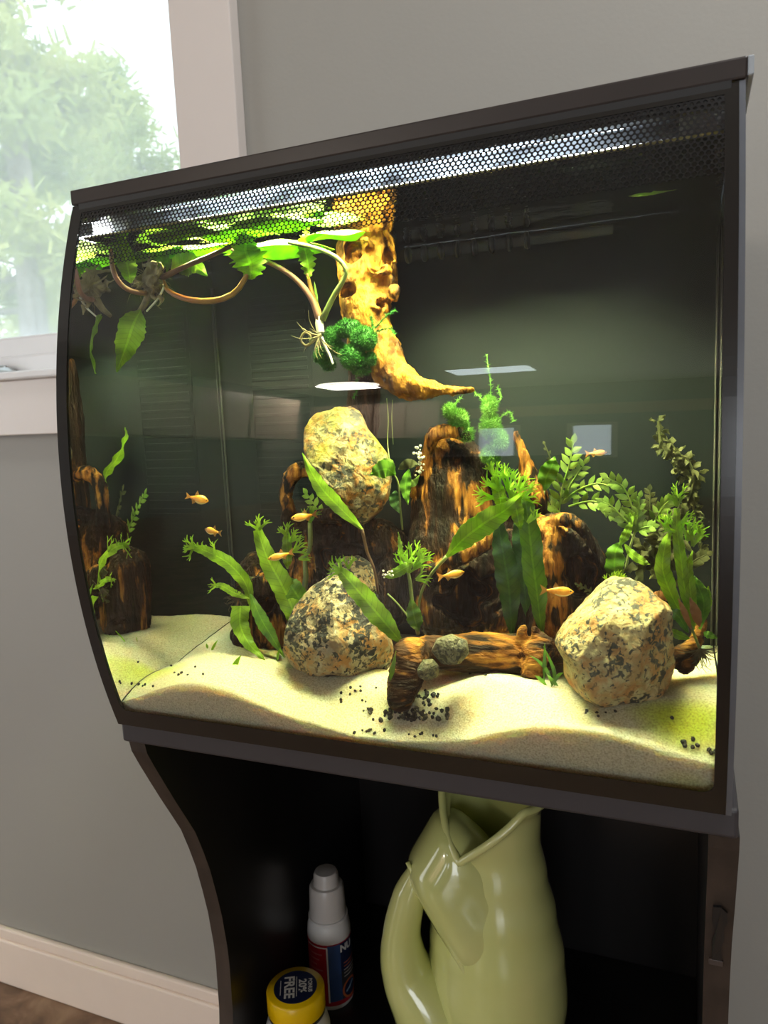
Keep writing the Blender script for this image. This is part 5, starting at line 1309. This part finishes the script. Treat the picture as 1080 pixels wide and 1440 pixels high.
glyphs('20%',.0098,M_txt,'lettering',sk,topf(0,.0063),bold=.0003)
mk('print_line',[topf(0,0)(-.012,.0008),topf(0,0)(.012,.0008),topf(0,0)(.012,.0014),topf(0,0)(-.012,.0014)],[(0,1,2,3)],M_txt,sk,False)
glyphs('FREE',.0130,M_txt,'lettering',sk,topf(0,-.0060),bold=.0004)
mk('print_line',[topf(0,0)(-.009,-.0140),topf(0,0)(.009,-.0140),topf(0,0)(.009,-.0134),topf(0,0)(-.009,-.0134)],[(0,1,2,3)],M_txt,sk,False)
for k in range(3): cylpatch('print_line',.0303,QX,QY,ang0-.9,ang0-.1-.1*k,.040-.006*k,.0408-.006*k,M_dkg,jr,n=8)
cylpatch('print_patch',.0303,QX,QY,ang0+.75,ang0+1.3,.02,.044,M_red,jr,n=8)
# ------------------------------------------------------------------ the room behind the photographer (seen as reflections in the glass)
M_cab=flat('cabinet_beige_wood',(0.62,0.48,0.38),rough=0.4,var=0.06,scale=8)
M_dark=flat('dark_counter',(0.05,0.045,0.045),rough=0.35)
def cabinet(x0,x1,z0,z1,depth,label,mat,grp):
    y0=FAR+.003; t=thing('kitchen_cabinet',((x0+x1)/2,y0+depth/2,z0),label,'cabinet',grp)
    box('body',(x0,y0,z0),(x1,y0+depth,z1),mat,t,.003)
    xm=(x0+x1)/2
    for a,b in ((x0+.01,xm-.005),(xm+.005,x1-.01)):
        d=box('door',(a,y0+depth,z0+.01),(b,y0+depth+.02,z1-.01),mat,t,.004); box('door_panel',(a+.06,y0+depth+.018,z0+.07),(b-.06,y0+depth+.024,z1-.07),mat,d,.003)
        lathe('knob',[(0,0),(.008,0),(.012,.012),(0,.016)],((a+b)/2,y0+depth+.03,z0+.08),M_metal,d,12)
for i,(x0,lab) in enumerate(((-3.15,'beige wall cabinet in the far left corner'),(-2.45,'beige wall cabinet nearer the small window'))): cabinet(x0,x0+.68,.62,1.42,.33,lab,M_cab,'wall cabinets on the far wall')
for i,(x0,lab) in enumerate(((-3.15,'dark base cabinet in the far left corner'),(-2.45,'dark base cabinet left of the first small window'),(-1.75,'dark base cabinet under the first small window'),(-1.05,'dark base cabinet under the second small window'))): cabinet(x0,x0+.69,FLOOR+.002,FLOOR+.86,.58,lab,M_dark,'base cabinets on the far wall')
def side_cabinet(y0,y1,z0,z1,depth,label,mat,grp):
    x0=XL+.003; t=thing('kitchen_cabinet',(x0+depth/2,(y0+y1)/2,z0),label,'cabinet',grp)
    box('body',(x0,y0,z0),(x0+depth,y1,z1),mat,t,.003); ym=(y0+y1)/2
    for a,b in ((y0+.01,ym-.005),(ym+.005,y1-.01)):
        d=box('door',(x0+depth,a,z0+.01),(x0+depth+.02,b,z1-.01),mat,t,.004); box('door_panel',(x0+depth+.018,a+.06,z0+.07),(x0+depth+.024,b-.06,z1-.07),mat,d,.003)
for y0,lab in ((-5.5,'beige wall cabinet on the side wall, farthest from the aquarium'),(-4.7,'beige wall cabinet on the side wall, middle one'),(-3.9,'beige wall cabinet on the side wall, nearest the wide window')): side_cabinet(y0,y0+.78,.60,1.42,.33,lab,M_cab,'wall cabinets on the side wall')
tag(box('worktop',(-3.16,FAR+.003,FLOOR+.862),(-.33,FAR+.62,FLOOR+.90),M_dark,None,.004),'dark worktop along the far wall','worktop')
struct(boxes('trim_1',[((XL,FAR,1.04),(.80,FAR+.03,1.26))],M_cab),'wooden picture rail on the far wall')
for i,(a,b) in enumerate(((-1.48,-1.14),(-.61,-.27))):
    w=thing('window_%d'%(i+2),((a+b)/2,FAR,.16),'small far window, %s one'%('left','right')[i],None,kind='structure')
    for lo,hi in (((a-.05,FAR,.11),(a,FAR+.02,.86)),((b,FAR,.11),(b+.05,FAR+.02,.86)),((a,FAR,.81),(b,FAR+.02,.86)),((a,FAR,.11),(b,FAR+.02,.16))): box('casing',lo,hi,M_trim,w)
w=thing('window_4',(XL,-1.55,-.56),'wide window in the side wall',None,kind='structure')
for lo,hi in (((XL,-2.52,-.63),(XL+.02,-2.45,1.43)),((XL,-.65,-.63),(XL+.02,-.58,1.43)),((XL,-2.45,1.36),(XL+.02,-.65,1.43)),((XL,-2.45,-.63),(XL+.02,-.65,-.56))): box('casing',lo,hi,M_trim,w)
w=thing('added_door_1',(1.65,FAR,FLOOR),'made-up patio door in the far wall, added for frontal fill light',None,kind='structure')  # unseen door, added to house the frontal fill light
for lo,hi in (((.82,FAR-.04,FLOOR),(.90,FAR+.02,1.28)),((2.40,FAR-.04,FLOOR),(2.48,FAR+.02,1.28)),((.90,FAR-.04,1.20),(2.40,FAR+.02,1.28)),((1.61,FAR-.04,FLOOR),(1.69,FAR+.02,1.20))): box('added_door_frame',lo,hi,M_trim,w)
# ceiling lamps
def ceiling_lamp(x,y,r,s,label):
    t=thing('ceiling_lamp',(x,y,CEIL-.06),label,'lamp','ceiling lamps')
    lathe('shade',[(0,0),(r*.96,.0),(r,.012),(r,.03)],(x,y,CEIL-.06),emat('lamp_diffuser',(1,.93,.80),s),t,40); lathe('rim',[(r,.028),(r+.012,.028),(r+.012,.058),(r-.03,.058)],(x,y,CEIL-.06),M_metal,t,40)
ceiling_lamp(-2.38,-5.45,.27,26,'round ceiling lamp in the far left of the room')
ceiling_lamp(0.85,-.20,.19,8,'round ceiling lamp behind the photographer at the right')
t=thing('ceiling_panel',(-1.0,-5.0,CEIL-.03),'square daylight panel in the ceiling','lamp')
box('diffuser',(-1.33,-5.25,CEIL-.025),(-.70,-4.85,CEIL-.012),emat('panel_diffuser',(.80,.9,1),11),t); boxes('frame',[((-1.36,-5.28,CEIL-.03),(-1.33,-4.82,CEIL)),((-.70,-5.28,CEIL-.03),(-.67,-4.82,CEIL)),((-1.33,-5.28,CEIL-.03),(-.70,-5.25,CEIL)),((-1.33,-4.85,CEIL-.03),(-.70,-4.82,CEIL))],M_trim,t)
# ------------------------------------------------------------------ keep everything in the tank inside its glass
bpy.context.view_layer.update()
INSIDE=('boulder','pebble','driftwood','lace_fern','long_leaf_fern','pinnate_plant','olive_plant','epiphyte_clump','moss','root_thread','grass','log_leaf','back_fern','floating_plant','drifting_leaf','fish','egg_cluster')
for o in list(COL.objects):
    r=o
    while r.parent: r=r.parent
    if o.type!='MESH' or not r.name.startswith(INSIDE) or r.name.startswith('fish_jug'): continue
    off=WL[o.name]
    for v in o.data.vertices:
        p=v.co+off; q=p.copy()
        q.x=min(max(q.x,0.0064),TW-0.0064); q.y=min(max(q.y,fy(min(q.z,0.379))+GT+0.0008),YB-0.0008)
        if q!=p: v.co=q-off
